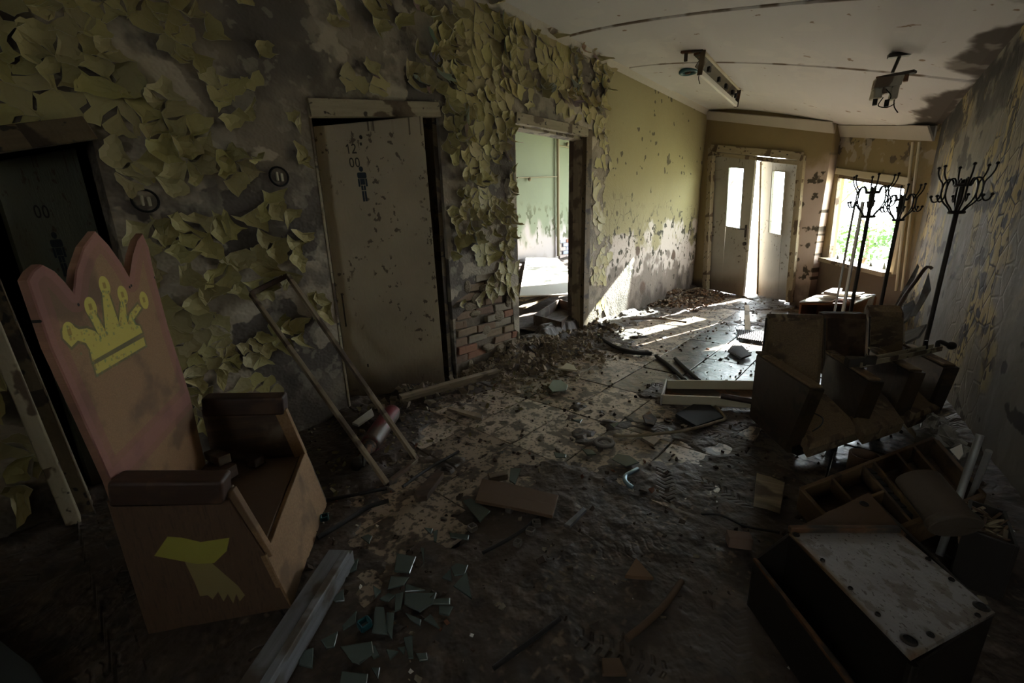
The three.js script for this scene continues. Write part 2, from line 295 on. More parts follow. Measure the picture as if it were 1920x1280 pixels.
M.rightwall = std({ map: rightTex, roughness: 0.9, bumpMap: gray(1024, 512, (u, v) => { const z = -6.4 + u * 8.6, y = v * 3.2; return 0.6 * fbm(z * 9, y * 9, 5) + 0.4 * Math.max(sst(0.0, 0.1, wor(z * 9, y * 6)), sst(0.3, 0.6, Math.abs(z + 4.02))); }), bumpScale: 0.012 });
{
  const a = [xr(2), 2], b = [xr(-6.4), -6.4], L = dirOf(a, b);
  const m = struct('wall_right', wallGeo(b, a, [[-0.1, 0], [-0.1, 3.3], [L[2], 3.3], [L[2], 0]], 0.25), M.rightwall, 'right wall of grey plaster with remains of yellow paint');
  const u = m.geometry.attributes.uv, p = m.geometry.attributes.position; for (let i = 0; i < u.count; i++) u.setXY(i, (p.getZ(i) + 6.4) / 8.6, p.getY(i) / 3.2);
}
// back wall behind the camera, with the window that lights the near end
{
  const m = struct('wall_back', wallGeo([xr(2) + 0.1, 2], [XL - 0.1, 2], [[0, 0], [0, 3.3], [4.3, 3.3], [4.3, 0]], 0.25, [[[0.45,1.4],[1.1,1.4],[1.1,1.9],[0.45,1.9]]]), M.doorwall); setUV(m, 2.6, 3.3, [1.3, 2], [-1, 0]);
}
// ---- ceiling: slabs side by side, each a panel with open joints, under a roof slab
const ceilTex = tex(1024, 2048, (u, v) => {
  const x = XL + u * 4.1, z = -8.5 + v * 10.6, t = (x - XL) / (xr(z) - XL), n = fbm(x * 3, z * 3, 5);
  let c = mix3([203, 201, 198], [186, 183, 179], fbm(x * 1.1 + 5, z * 1.1, 4));
  c = mix3(c, [120, 98, 76], sst(0.8, 0.83, fbm(x * 9 + 7, z * 11, 4)) * 0.8);
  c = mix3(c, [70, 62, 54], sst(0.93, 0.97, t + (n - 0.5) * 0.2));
  const near = Math.min(...JOINTS.map((j) => Math.abs(z - j))); c = mix3(c, [112, 96, 78], sst(0.03, 0.006, near) * sst(0.42, 0.6, fbm(x * 6, z * 2, 3)));
  return mix3(c, [206, 202, 194], sst(0.62, 0.7, fbm(x * 4 + 50, z * 4, 4)) * 0.35);
});
M.ceiling = std({ map: ceilTex, roughness: 0.95, bumpMap: T.bump, bumpScale: 0.004 });
const ceiling = structGroup('ceiling');
for (let k = 0; k + 1 < JOINTS.length; k++) {
  const z0 = JOINTS[k] + (k ? 0.006 : 0), z1 = JOINTS[k + 1] - 0.006, N = 24, pos = [], uv = [];
  const put = (x, y, z) => { pos.push(x, y, z); uv.push((x - XL) / 4.1, (z + 8.5) / 10.6); };
  const quad = (a, b, c, d) => { for (const p of [a, b, c, a, c, d]) put(...p); };
  const o = rr(-0.006, 0.006);
  for (let i = 0; i < N; i++) {
    const f = (i, z) => { const x = lerp(XL - 0.05, xr(z) + 0.08, i / N); return [x, ceilY(x, z) + o, z]; };
    const [a, b, c, d] = [f(i, z0 + 0.012), f(i + 1, z0 + 0.012), f(i + 1, z1 - 0.012), f(i, z1 - 0.012)];
    const e = (p, z, h) => [p[0], p[1] + h, z];
    quad(a, b, c, d); quad(e(a, z0, 0.012), e(b, z0, 0.012), b, a); quad(d, c, e(c, z1, 0.012), e(d, z1, 0.012)); quad(e(a, z0, 0.1), e(b, z0, 0.1), e(b, z0, 0.012), e(a, z0, 0.012)); quad(e(d, z1, 0.012), e(c, z1, 0.012), e(c, z1, 0.1), e(d, z1, 0.1)); quad(e(a, z0, 0.1), e(d, z1, 0.1), e(c, z1, 0.1), e(b, z0, 0.1));
  }
  const g = new THREE.BufferGeometry(); g.setAttribute('position', new THREE.Float32BufferAttribute(pos, 3)); g.setAttribute('uv', new THREE.Float32BufferAttribute(uv, 2)); g.computeVertexNormals();
  part(ceiling, 'ceiling_panel', g, M.ceiling);
}
struct('roof', box([-3.0, 3.42, -3.7], [9.4, 0.2, 13]), std({ color: 0x504a44 }));
// cornices
const cornice = (a, b, h, w, out, y0, y1) => { const g = merge([slab([[a[0], y0, a[1]], [b[0], y1, b[1]], [b[0], y1 - h, b[1]], [a[0], y0 - h, a[1]]], 0.03, out), slab([[a[0] + out[0] * w, y0, a[1] + out[2] * w], [b[0] + out[0] * w, y1, b[1] + out[2] * w], [b[0] + out[0] * 0.005, y1 - h, b[1] + out[2] * 0.005], [a[0] + out[0] * 0.005, y0 - h, a[1] + out[2] * 0.005]], 0.02, [out[0], -1, out[2]])]); return g; };
M.cornice = std({ color: 0xaaa294, roughness: 0.9, bumpMap: T.bump, bumpScale: 0.006 });
struct('trim_1', cornice([XL, 1.9], [XL, -8.3], 0.075, 0.07, [1, 0, 0], 3.06, 3.06), M.cornice);
struct('trim_2', cornice(P0, P1, 0.13, 0.08, [-DD[1], 0, DD[0]], 3.05, ceilY(P1[0], P1[1]) + 0.01), M.cornice);
struct('trim_3', cornice(W0, [W1[0] - 0.02, W1[1]], 0.14, 0.08, [-WD[1], 0, WD[0]], ceilY(W0[0], W0[1]) + 0.02, ceilY(W1[0], W1[1]) + 0.02), M.cornice);

// ---------- floor: worn tiles under trodden dirt ----------
const floor = struct('floor', box([-3.2, -0.13, -3.75], [9.0, 0.2, 12.1]), std({ color: 0x3a332c, roughness: 0.95, bumpMap: T.bump, bumpScale: 0.01 }));
const BARE = [[-1.868,-1.945,.55,.25],[-1.743,-1.941,.3,.3],[-1.885,-1.641,.25,.25],[-1.759,-2.25,.3,.2],[-1.859,-2.62,.3,.2],[-1.537,-1.83,.3,.2],[-1.946,-3.107,.4,.3],[-1.579,-.995,.28,.2],[-1.67,-1.178,.25,.14],[-1.524,-.869,.22,.16],[-1.677,-3.491,.5,.4],[-1.399,-4.826,.6,.9],[-1.225,-3.832,.45,.4],[-2.118,-5.254,.25,.6],[-.891,-4.083,.3,.5],[-.012,-2.888,.42,.24],[-.133,-2.647,.3,.2],[.19,-3.205,.3,.2],[-1.665,-2.99,.4,.3],[-1.512,-1.435,.2,.2],[-1.297,-2.729,.3,.2],[-1.668,-6.358,.3,.5],[-.47,-2.765,.1,.1]];
const bareAt = (x, z) => { let m = sst(0.5, 0.62, fbm(x * 2.2 + 8, z * 2.2, 4)) * sst(-1.7, -2.2, z + Math.max(0, x + 1.1)) * 0.8; const n = (fbm(x * 7, z * 7, 4) - 0.5) * 1.5; for (const [bx, bz, rx, rz] of BARE) { const d = Math.hypot((x - bx) / rx, (z - bz) / rz); if (d < 1.6) m = Math.max(m, sst(1.2, 0.65, d + n)); } return m; };
const tileMat = [0, 1, 2].map((k) => std({ map: tex(256, 256, (u, v) => { const s = fbm(u * 6 + k * 9, v * 6, 5), f = fbm(u * 40, v * 40 + k, 3); let c = mix3([206, 188, 166], [164, 148, 130], s); c = mix3(c, [66, 55, 46], sst(0.5, 0.64, fbm(u * 11 + k * 5, v * 11, 5)) * 0.75); return mix3(c, [44, 38, 33], sst(0.55, 0.7, f) * 0.6); }, true, 1.6, 1.6), roughness: 0.4, bumpMap: T.bump, bumpScale: 0.004, color: [0xffffff, 0xe4dcd4, 0xd0ccc8][k] }));
M.wettile = std({ map: tileMat[1].map, color: 0x888484, roughness: 0.3, bumpMap: T.bump, bumpScale: 0.004 });
for (let i = -3; i < 8; i++) for (let j = -11; j < 5; j++) {
  const x0 = -1.974 + i * 0.375, z0 = -2.38 + j * 0.61, cx = x0 + 0.187, cz = z0 + 0.305; let seen = 0;
  for (let a = 0.1; a < 1; a += 0.2) for (let b = 0.1; b < 1; b += 0.2) seen = Math.max(seen, bareAt(x0 + 0.375 * a, z0 + 0.61 * b));
  if (seen < 0.3 || cx < XL + 0.1 || cx > xr(cz) - 0.05 || cz < -7.9) continue;
  const wet = cz < -3.2 && cx > -1.75 || cz < -2.3 && cx > -0.6;
  part(floor, 'floor_tile', box([cx, -0.012 + rr(-0.003, 0.002), cz], [0.367, 0.022, 0.602], rr(-0.006, 0.006), 0.003, rr(-0.006, 0.006), rr(-0.008, 0.008)), wet ? M.wettile : tileMat[Math.floor(rnd() * 3)]);
}
const heap = (x, z) => { // rubble that has fallen from the walls
  const d = Math.max(0, x - XL), far = sst(-4.7, -4.9, z) * sst(-6.6, -6.2, z), n = fbm(x * 5, z * 3 + 4, 4);
  let h = (1 - 0.8 * far) * 0.08 * Math.exp(-d / 0.25) * sst(0.3, 0.65, n) * sst(-1.2, -2.4, z) + 0.05 * Math.exp(-d / 0.5) * sst(0.35, 0.6, n);
  h += 0.06 * Math.exp(-(xr(z) - x) / 0.2) * n; h += 0.09 * Math.exp(-((z + 7.9) ** 2 + (x + 1.0) ** 2 * 0.5) / 0.3) * n;
  h += 0.05 * Math.exp(-((z + 3.05) ** 2 + (x + 2.5) ** 2) / 0.12) * n; return h;
};
const dirtY = (x, z) => -0.006 + 0.022 * fbm(x * 4, z * 4, 4) + 0.016 * (fbm(x * 17, z * 17, 3) - 0.5) + heap(x, z) - 0.055 * bareAt(x, z);
const dirtTex = tex(1024, 1024, (u, v) => { const x = u * 6, z = v * 6; const a = fbm(x * 3, z * 3, 5), f = fbm(x * 26, z * 26, 4); let c = mix3([80, 67, 56], [56, 47, 40], a); c = mix3(c, [92, 78, 64], sst(0.6, 0.72, f) * 0.7); c = mix3(c, [28, 23, 20], sst(0.5, 0.75, fbm(x * 12 + 5, z * 12, 5)) * 0.4); return mix3(c, [120, 104, 84], sst(0.78, 0.82, vn(x * 60, z * 60)) * sst(0.5, 0.6, a) * 0.7); });
// boot prints pressed into the dirt, as relief
const printC = document.createElement('canvas'); printC.width = printC.height = 2048;
{
  const x = printC.getContext('2d'); x.fillStyle = '#808080'; x.fillRect(0, 0, 2048, 2048); const K = 2048 / 6;
  for (let k = 0; k < 120; k++) {
    x.save(); x.translate(rr(0, 2048), rr(0, 2048)); x.rotate(rr(0, 6.28)); x.lineWidth = 3.4; x.globalAlpha = rr(0.45, 0.95);
    const n = 9, kind = k % 3;
    for (let i = 0; i < n; i++) { const yy = (i - n / 2) * 0.032 * K, w = (0.045 - Math.abs(i - n * 0.35) * 0.0028) * K; x.strokeStyle = '#ffffff'; x.beginPath(); if (kind === 0) { x.moveTo(-w, yy + 6); x.lineTo(0, yy - 4); x.lineTo(w, yy + 6); } else if (kind === 1) { x.moveTo(-w, yy); x.lineTo(-w * 0.15, yy + 3); x.moveTo(w * 0.15, yy + 3); x.lineTo(w, yy); } else { x.moveTo(-w, yy); x.bezierCurveTo(-w * 0.4, yy - 7, w * 0.4, yy + 7, w, yy); } x.stroke(); x.strokeStyle = '#202020'; x.translate(0, 3.4); x.stroke(); x.translate(0, -3.4); }
    x.restore();
  }
}
const printD = printC.getContext('2d').getImageData(0, 0, 2048, 2048).data;
const dirtBump = gray(2048, 2048, (u, v) => { const i = (Math.floor(v * 2048) * 2048 + Math.floor(u * 2048)) * 4; return 0.72 * printD[i] / 255 + 0.28 * fbm(u * 170, v * 170, 4); });
M.dirt = std({ map: dirtTex, roughness: 0.66, bumpMap: dirtBump, bumpScale: 0.04 });
{
  const NX = 240, NZ = 620, pos = [], uv = [], idx = [];
  for (let j = 0; j <= NZ; j++) { const t = j / NZ, z = lerp(1.6, -8.3, Math.pow(t, 1.25)); for (let i = 0; i <= NX; i++) { const x = lerp(XL - (z < O3.l && z > O3.r || z < O2.l && z > O2.r || z > O1.r && z < O1.l ? 0.24 : 0), xr(z) + 0.01, i / NX); pos.push(x, dirtY(x, z), z); uv.push(x / 6, z / 6); if (i < NX && j < NZ) { const a = j * (NX + 1) + i; idx.push(a, a + 1, a + NX + 2, a, a + NX + 2, a + NX + 1); } } }
  const g = new THREE.BufferGeometry(); g.setAttribute('position', new THREE.Float32BufferAttribute(pos, 3)); g.setAttribute('uv', new THREE.Float32BufferAttribute(uv, 2)); g.setIndex(idx); g.computeVertexNormals();
  const o = part(floor, 'dirt', g, M.dirt, 'trodden dark dirt with boot prints covering the hall floor'); o.userData.kind = 'stuff';
}

// ---------- peeling paint on the left wall ----------
const BAREW = [[-1.175,2.269,.34,.4],[-1.607,2.226,.3,.16],[-1.378,2.451,.3,.22],[-.808,1.904,.16,.12],[-.926,1.739,.2,.14],[-.473,1.751,.17,.09],[-1.157,1.806,.2,.16],[-2.495,1.721,.1,.4],[-2.173,2.607,.3,.18],[-3.573,2.585,.12,.34],[-.804,.798,.24,.18],[-1.136,.875,.12,.22],[-2.611,.851,.36,.3],[-1.298,1.162,.1,.5],[-1.937,2.421,.4,.12],[-4.47,2.788,.17,.24],[-1.153,.295,.25,.25],[-2.971,1.203,.16,.3],[-.828,1.475,.22,.12],[-.696,2.016,.2,.1],[-1.726,2.576,.3,.1],[-3.068,1.714,.1,.26],[-.589,2.192,.1,.1]];
const FLATW = [[-.189,1.818,.35,.13],[-.332,1.809,.2,.1],[-1.828,2.193,.5,.06],[-2.865,2.788,.25,.2],[-2.775,1.866,.16,.2],[-2.785,1.524,.14,.16],[-2.879,2.526,.2,.16],[-3.979,2.425,.6,.08],[-3.238,2.35,.2,.14],[-.326,1.439,.1,.2],[-.476,.742,.25,.2],[-2.654,2.29,.18,.1],[-3.886,2.831,.3,.3],[-2.824,1.068,.12,.08]];
M.flake = std({ vertexColors: true, roughness: 0.62 });
const inOpen = (z, y, m) => [O1, O2, O3].some((o) => z < o.l + m && z > o.r - m && y < lerp(o.tl, o.tr, (o.l - z) / (o.l - o.r)) + m);
const flakes = [], SOCKETS = [[-2.8,1.599,-1.133], [-2.8,1.452,-.487]];
{
  const S = []; rnd = mul(21);
  for (let a = 0.45; a > -5.25;) { const step = lerp(0.088, 0.112, clamp(-a / 5)); for (let b = 0.06; b < 3.04; b += step) { const k = fbm(a * 1.3 + 60, b * 1.3, 3); S.push([a + rr(-0.5, 0.5) * step, b + rr(-0.5, 0.5) * step * 1.1]); if (k < 0.46 && rnd() < 0.85) S.push([a + rr(-0.5, 0.5) * step, b + rr(-0.5, 0.5) * step]); } a -= step; }
  const cell = new Map(), key = (z, y) => Math.floor(z * 6) + ',' + Math.floor(y * 6); S.forEach((s) => { const k = key(...s); (cell.get(k) ?? cell.set(k, []).get(k)).push(s); });
  for (const s of S) {
    const [z, y] = s; if (inOpen(z, y, 0.03) || y < 0.12 || SOCKETS.some((q) => Math.hypot(z - q[2], y - q[1]) < 0.1)) continue;
    if (z < -2.4 && z > -3.3 && y < 0.62) continue;
    let bare = sst(0.5, 0.62, fbm(z * 2.3 + 3, y * 2.3 + 20, 4)) * 0.55 + 0.03; const e = paintEdge(z, y);
    for (const [bz, by, rx, ry] of BAREW) bare += sst(1.05, 0.5, Math.hypot((z - bz) / rx, (y - by) / ry)) * 0.85;
    let flat = 0; for (const [bz, by, rx, ry] of FLATW) flat = Math.max(flat, sst(1.25, 0.8, Math.hypot((z - bz) / rx, (y - by) / ry)));
    bare -= flat; if (y < 0.55) bare += 0.3;
    if (e < 0.02 || (z < -3.35 && y < 2.5)) { if (e < -0.05 || rnd() < 0.4) continue; flat = Math.max(flat, 0.7); }
    if (z < -4.0 && Math.hypot((z + 4.75) / 0.35, (y - 2.62) / 0.4) > 1 && e < 0.3) { flat = 1; bare -= 0.5; }
    if (rnd() < bare) continue;
    // cell: clip a square by the bisectors
    let poly = [[z - 0.14, y - 0.14], [z + 0.14, y - 0.14], [z + 0.14, y + 0.14], [z - 0.14, y + 0.14]];
    const cz = Math.floor(z * 6), cy = Math.floor(y * 6);
    for (let i = -2; i < 3; i++) for (let j = -2; j < 3; j++) for (const q of cell.get((cz + i) + ',' + (cy + j)) ?? []) {
      if (q === s) continue; const mx = (z + q[0]) / 2, my = (y + q[1]) / 2, nx = q[0] - z, ny = q[1] - y, out = [];
      for (let k = 0; k < poly.length; k++) { const A = poly[k], B = poly[(k + 1) % poly.length], da = (A[0] - mx) * nx + (A[1] - my) * ny, db = (B[0] - mx) * nx + (B[1] - my) * ny; if (da <= 0) out.push(A); if (da * db < 0) { const t = da / (da - db); out.push([lerp(A[0], B[0], t), lerp(A[1], B[1], t)]); } }
      poly = out; if (poly.length < 3) break;
    }
    if (poly.length < 3) continue;
    poly = poly.map((p) => [clamp(p[0], -5.3, 0.5), Math.min(p[1], 3.0)]).filter((p) => !inOpen(p[0], p[1], -0.005)); if (poly.length < 3) continue;
    poly = poly.map((p) => { const k = rnd() < 0.35 ? rr(1.1, 1.45) : rr(0.85, 1.14), q = [z + (p[0] - z) * k, y + (p[1] - y) * k]; return inOpen(q[0], q[1], -0.005) || q[1] > 3.0 ? p : q; });
    // ragged outline
    const ring = []; let area = 0, wind = 0; poly.forEach((p, k) => { const q = poly[(k + 1) % poly.length]; wind += p[0] * q[1] - q[0] * p[1]; }); const wd = wind > 0 ? 1 : -1;
    poly.forEach((p, k) => { const q = poly[(k + 1) % poly.length], L = Math.hypot(q[0] - p[0], q[1] - p[1]); if (L < 1e-4) return; area += p[0] * q[1] - q[0] * p[1]; ring.push(p); const n = L > 0.045 ? 3 : L > 0.02 ? 2 : 1; const sg = rnd() < 0.5 ? 1 : -1; for (let m = 1; m < n; m++) { const t = m / n + rr(-0.1, 0.1), d = (rr(-0.17, 0.12) + sg * 0.05 - 0.02) * wd * L; ring.push([lerp(p[0], q[0], t) + (q[1] - p[1]) / L * d, lerp(p[1], q[1], t) - (q[0] - p[0]) / L * d]); } });
    const r = Math.sqrt(Math.abs(area) / 2 / 3.14); if (r < 0.008) continue; const lev = fbm(z * 2.4 + 90, y * 2.4, 3), lift = clamp((lev - 0.2) * 3) * (1 - 0.88 * flat); const curl = ring.map(() => Math.pow(rnd(), 1.6)), curls = curl.map((q, k) => (q * 1.2 + curl[(k + 1) % curl.length] + curl[(k + curl.length - 1) % curl.length] + 0.6 * curl[(k + 2) % curl.length]) / 3.8);
    const dir = fbm(z * 1.1 + 5, y * 1.1 + 50, 2) * 9 + rr(-1.3, 1.3), dx = Math.cos(dir), dy = Math.sin(dir);
    const ang = lift * (rnd() < 0.4 ? rr(0.9, 2.3) : rr(0.1, 0.8)) + 0.04, kap = ang / (2 * r), cup = (rr(0.0, 0.25) * lift + 0.08 * (flat > 0.8 ? 0.4 : 1)) * r, tw = rr(-0.5, 0.5) * lift;
    // each flake holds on along one side and rolls away from the wall on an arc
    const f = (p, q = 0) => { const ux = p[0] - z, uy = p[1] - y, uu = ux * dx + uy * dy, vv = uy * dx - ux * dy, s = Math.max(0, uu + r * (0.7 + tw * vv / r)), k2 = kap * (1 + 0.5 * tw * vv / r), al = uu - s + Math.sin(k2 * s) / k2, h = 0.0025 + (1 - Math.cos(k2 * s)) / k2 + cup * (ux * ux + uy * uy) / (r * r) + q * lift * r * 0.55; return [XL + h, y + al * dy + vv * dx, z + al * dx - vv * dy]; };
    const c0 = [z, y], rings = [0.55, 1].map((t) => ring.map((p, i) => f([lerp(c0[0], p[0], t), lerp(c0[1], p[1], t)], curls[i] * (t < 1 ? 0.18 : 1)))), cc = f(c0), n = ring.length, th = 0.0032;
    const pos = [], col = []; const shade = rr(0.86, 1.1), fc = [0.33 * shade, 0.275 * shade * rr(0.97, 1.03), 0.112 * shade * rr(0.85, 1.2)], bc = [0.46, 0.42, 0.34].map((q) => q * rr(0.75, 1.2));
    const ec = [0.58, 0.53, 0.42]; const tri = (a, b, c, k) => { pos.push(...a, ...b, ...c); for (let m = 0; m < 3; m++) col.push(...k); };
    const bk = (p) => [p[0] - th, p[1], p[2]];
    for (let k = 0; k < n; k++) {
      const m = (k + 1) % n, [i0, i1, o0, o1] = [rings[0][k], rings[0][m], rings[1][k], rings[1][m]];
      tri(cc, i1, i0, fc); tri(i0, i1, o1, fc); tri(i0, o1, o0, fc);
      tri(bk(cc), bk(i0), bk(i1), bc); tri(bk(i0), bk(o1), bk(i1), bc); tri(bk(i0), bk(o0), bk(o1), bc);
      tri(o0, o1, bk(o1), ec); tri(o0, bk(o1), bk(o0), ec);
    }
    const g = new THREE.BufferGeometry(); g.setAttribute('position', new THREE.Float32BufferAttribute(pos, 3)); g.setAttribute('color', new THREE.Float32BufferAttribute(col, 3)); g.computeVertexNormals();
    // one outward winding for all (the outline may run either way)
    if (area > 0) { const q = g.attributes.position.array; for (let k = 0; k < q.length; k += 9) for (let m = 0; m < 3; m++) { const t = q[k + 3 + m]; q[k + 3 + m] = q[k + 6 + m]; q[k + 6 + m] = t; } g.computeVertexNormals(); }
    flakes.push([r / Math.hypot(z, 2.8), g]);
  }
  flakes.sort((a, b) => b[0] - a[0]);
  flakes.slice(0, 300).forEach(([, g]) => part(wallLeft, 'paint_flake', clean(g), M.flake));
  const rest = part(wallLeft, 'paint_flakes', merge(flakes.slice(300).map((q) => q[1])), M.flake); rest.userData.kind = 'stuff';
}

// ---------- rooms behind the left wall ----------
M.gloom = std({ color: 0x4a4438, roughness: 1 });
M.greenwall = std({ map: tex(512, 512, (u, v) => { const y = v * 3.2, n = fbm(u * 14, v * 8, 5); let c = mix3([104, 110, 88], [96, 102, 82], fbm(u * 5, v * 5, 3)); c = mix3(c, [150, 142, 138], sst(1.35, 0.9, y + (n - 0.5) * 0.9)); c = mix3(c, [70, 74, 52], sst(0.58, 0.66, fbm(u * 40, v * 22, 4)) * sst(1.8, 1.4, y) * sst(0.7, 1.1, y)); return mix3(c, [76, 66, 58], sst(0.6, 0.1, y + (n - 0.5) * 0.4)); }), roughness: 0.9 });
const shell = (x0, x1, z0, z1, m, nm, skip = '') => {
  const g = []; const t = 0.12, H = 3.1, cx = (x0 + x1) / 2, cz = (z0 + z1) / 2;
  if (!skip.includes('w')) g.push(box([x0 - t / 2, H / 2 - 0.1, cz], [t, H + 0.2, z1 - z0 + 3 * t]));
  if (!skip.includes('n')) g.push(box([cx, H / 2 - 0.1, z0 - t / 2], [x1 - x0, H + 0.2, t]));
  if (!skip.includes('s')) g.push(box([cx, H / 2 - 0.1, z1 + t / 2], [x1 - x0, H + 0.2, t]));
  g.push(box([cx, H + t / 2, cz], [x1 - x0 + 2 * t, t, z1 - z0 + 2 * t]));
  return struct(nm, g, m);
};
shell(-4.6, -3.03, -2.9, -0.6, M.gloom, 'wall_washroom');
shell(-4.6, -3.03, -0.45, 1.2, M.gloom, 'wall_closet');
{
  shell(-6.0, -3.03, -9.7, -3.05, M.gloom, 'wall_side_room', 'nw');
  const w = struct('wall_side_left', wallGeo([-6, -3.0], [-6, -9.8], [[0, 0], [0, 3.15], [6.8, 3.15], [6.8, 0]], 0.15), M.greenwall, 'green wall of the side room with a pipe');
  const u = w.geometry.attributes.uv, p = w.geometry.attributes.position; for (let i = 0; i < u.count; i++) u.setXY(i, p.getZ(i) / 3.2, p.getY(i) / 3.2);
  struct('wall_side_far', wallGeo([-6.1, -9.7], [-2.9, -9.7], [[0, 0], [0, 3.15], [3.2, 3.15], [3.2, 0]], 0.2, [[[0.8, 0.75], [2.7, 0.75], [2.7, 2.95], [0.8, 2.95]]]), M.greenwall);
  // painted bricks that show where the wall has come off
  for (let k = 0; k < 9; k++) for (let j = 0; j < 4; j++) { const z = -8.62 - j * 0.26 - (k % 2) * 0.13, y = 0.16 + k * 0.088; if (y > 0.95 - j * 0.02) continue; part(w, 'brick', jitter(box([-5.985, y, z], [0.05, 0.074, 0.242], 0, 0.006), 0.01, 20, k + j * 9), M.sidebrick?.[Math.floor(rnd() * 3)] ?? (M.sidebrick = [0x8e94a4, 0x9a8c86, 0x86604e].map((c) => std({ color: c, roughness: 0.95, bumpMap: T.bump, bumpScale: 0.006 })))[0]); }
  tag(mesh(numbered('heating_pipe'), merge([tube([[-5.93,3.193,-8.35], [-5.93,.538,-8.384]], 0.035, 0, 10), tube([[-5.94,2.176,-6.979], [-5.94,2.275,-8.369]], 0.013), tube([[-5.94,2.919,-8.365], [-5.94,2.912,-9.172]], 0.013), ...[[-5.94,2.166,-7.368], [-5.94,2.98,-8.735]].map((c) => ball(c, 0.04, 8))]), std({ color: 0x6b6248, roughness: 0.7 })), 'rusty vertical pipe with side branches on the green wall of the side room', 'pipe');
}
// heap of rubble and boards in the side room, sunlit through its window
{
  const N = 50, pos = [], uv = [], idx = [];
  for (let j = 0; j <= N; j++) for (let i = 0; i <= N; i++) { const x = lerp(-5.99, -3.0, i / N), z = lerp(-9.6, -4.0, j / N); const t = clamp((-4.2 - x) / 1.6), q = sst(-5.3, -6.2, z); pos.push(x, 0.01 + 0.03 * fbm(x * 8, z * 8, 4) + q * sst(0, 1, t) * 0.42 + q * 0.1 * fbm(x * 3, z * 3, 3), z); uv.push(x / 2, z / 2); if (i < N && j < N) { const a = j * (N + 1) + i; idx.push(a, a + N + 1, a + N + 2, a, a + N + 2, a + 1); } }
  const g = new THREE.BufferGeometry(); g.setAttribute('position', new THREE.Float32BufferAttribute(pos, 3)); g.setAttribute('uv', new THREE.Float32BufferAttribute(uv, 2)); g.setIndex(idx); g.computeVertexNormals();
  const o = part(floor, 'rubble', g, std({ map: dirtTex, color: 0xffffff, roughness: 1, bumpMap: T.bump, bumpScale: 0.03 }), 'heap of dusty rubble on the side room floor'); o.userData.kind = 'stuff';
  solo('plaster_board', 'large sunlit white board lying on the rubble in the side room', 'board', slab([[-5.96, 0.605, -7.237], [-5.572, 0.539, -7.858], [-4.311, 0.325, -6.664], [-3.7, 0.22, -5.6], [-4.05, 0.28, -4.75]], 0.02, [0.3, 1, 0]), M.whitesheet);
  const plank = (a, b, l, m) => solo('plank', l, 'plank', bar(a, b, 0.1, 0.03), m);
  plank(up([-3.889,0,-4.576], 0.14), up([-4.062,0,-5.643], 0.2), 'brown plank over the near side of the floor pit', M.palewood);
  plank(up([-4.069,0,-4.814], 0.2), up([-4.263,0,-6.111], 0.24), 'pale plank behind the floor pit in the side room', M.paintwood);
  plank(up([-4.059,0,-5.215], 0.19), up([-3.92,0,-6.086], 0.16), 'dusty plank lying across the far edge of the pit', M.palewood);
  const pit = thing('floor_pit', 'open boarded hatch in the floor behind the right doorway', 'hatch', [-3.481,0,-4.9]);
  const c = [[-3.411,.1,-4.269],[-3.806,.1,-5.385],[-3.257,.1,-5.142],[-2.891,.1,-4.125]];
  c.forEach((p, i) => { const q = c[(i + 1) % 4]; part(pit, 'side_board', slab([up(p, 0.06), up(q, 0.06), up(q, -0.12), up(p, -0.12)], 0.02, [0, 0, 1]), M.darkwood); });
  part(pit, 'bottom', slab(c.map((p) => up(p, -0.09)), 0.02), M.dark);
}

// ---------- doors, frames and windows ----------
M.frame = std({ map: T.paintwood, color: 0xd8d0c0, roughness: 0.75, bumpMap: T.bump, bumpScale: 0.006 });
M.framedark = std({ map: T.paintwood, color: 0x8a7a60, roughness: 0.8, bumpMap: T.bump, bumpScale: 0.006 });
const jamb = (z, y0, y1, w, d, x = XL - 0.02) => box([x - d / 2, (y0 + y1) / 2, z], [d, y1 - y0, w], 0, 0.006);
{ // frame of the washroom door
  const t = structGroup('trim_4');
  part(t, 'header', jitter(bar([XL + 0.005, O2.tl - 0.055, O2.l], [XL + 0.005, O2.tr - 0.05, O2.r], 0.05, 0.1), 0.01, 14), M.frame);
  part(t, 'header', bar([XL - 0.13, O2.tl - 0.03, O2.l], [XL - 0.13, O2.tr - 0.03, O2.r], 0.14, 0.05), M.framedark);
  part(t, 'jamb', jamb(O2.r + 0.022, -0.02, O2.tr - 0.05, 0.045, 0.2), M.framedark);
  part(t, 'jamb', jitter(jamb(O2.l - 0.01, -0.02, O2.tl - 0.05, 0.02, 0.16, XL + 0.006), 0.012, 12), M.frame);
}
{ // frame of the doorway without a door
  const t = structGroup('trim_5');
  part(t, 'header', jitter(bar([XL + 0.004, O3.tl - 0.045, O3.l], [XL + 0.004, O3.tr - 0.04, O3.r + 0.12], 0.05, 0.09), 0.012, 12), M.frame);
  part(t, 'header', bar([XL - 0.12, O3.tl - 0.09, O3.l], [XL - 0.12, O3.tr - 0.09, O3.r], 0.14, 0.03), M.frame);
  part(t, 'jamb', jamb(O3.r + 0.06, -0.02, O3.tr, 0.12, 0.06, XL + 0.01), M.framedark);
  part(t, 'jamb', jamb(O3.r + 0.11, -0.02, O3.tr - 0.06, 0.035, 0.12, XL - 0.04), M.palewood);
  part(t, 'jamb', jamb(O3.r + 0.05, -0.02, O3.tr - 0.06, 0.1, 0.12, XL - 0.12), M.darkwood);
  part(t, 'jamb', jamb(O3.l - 0.01, 0.0, O3.tl - 0.08, 0.02, 0.2, XL - 0.01), M.frame);
}
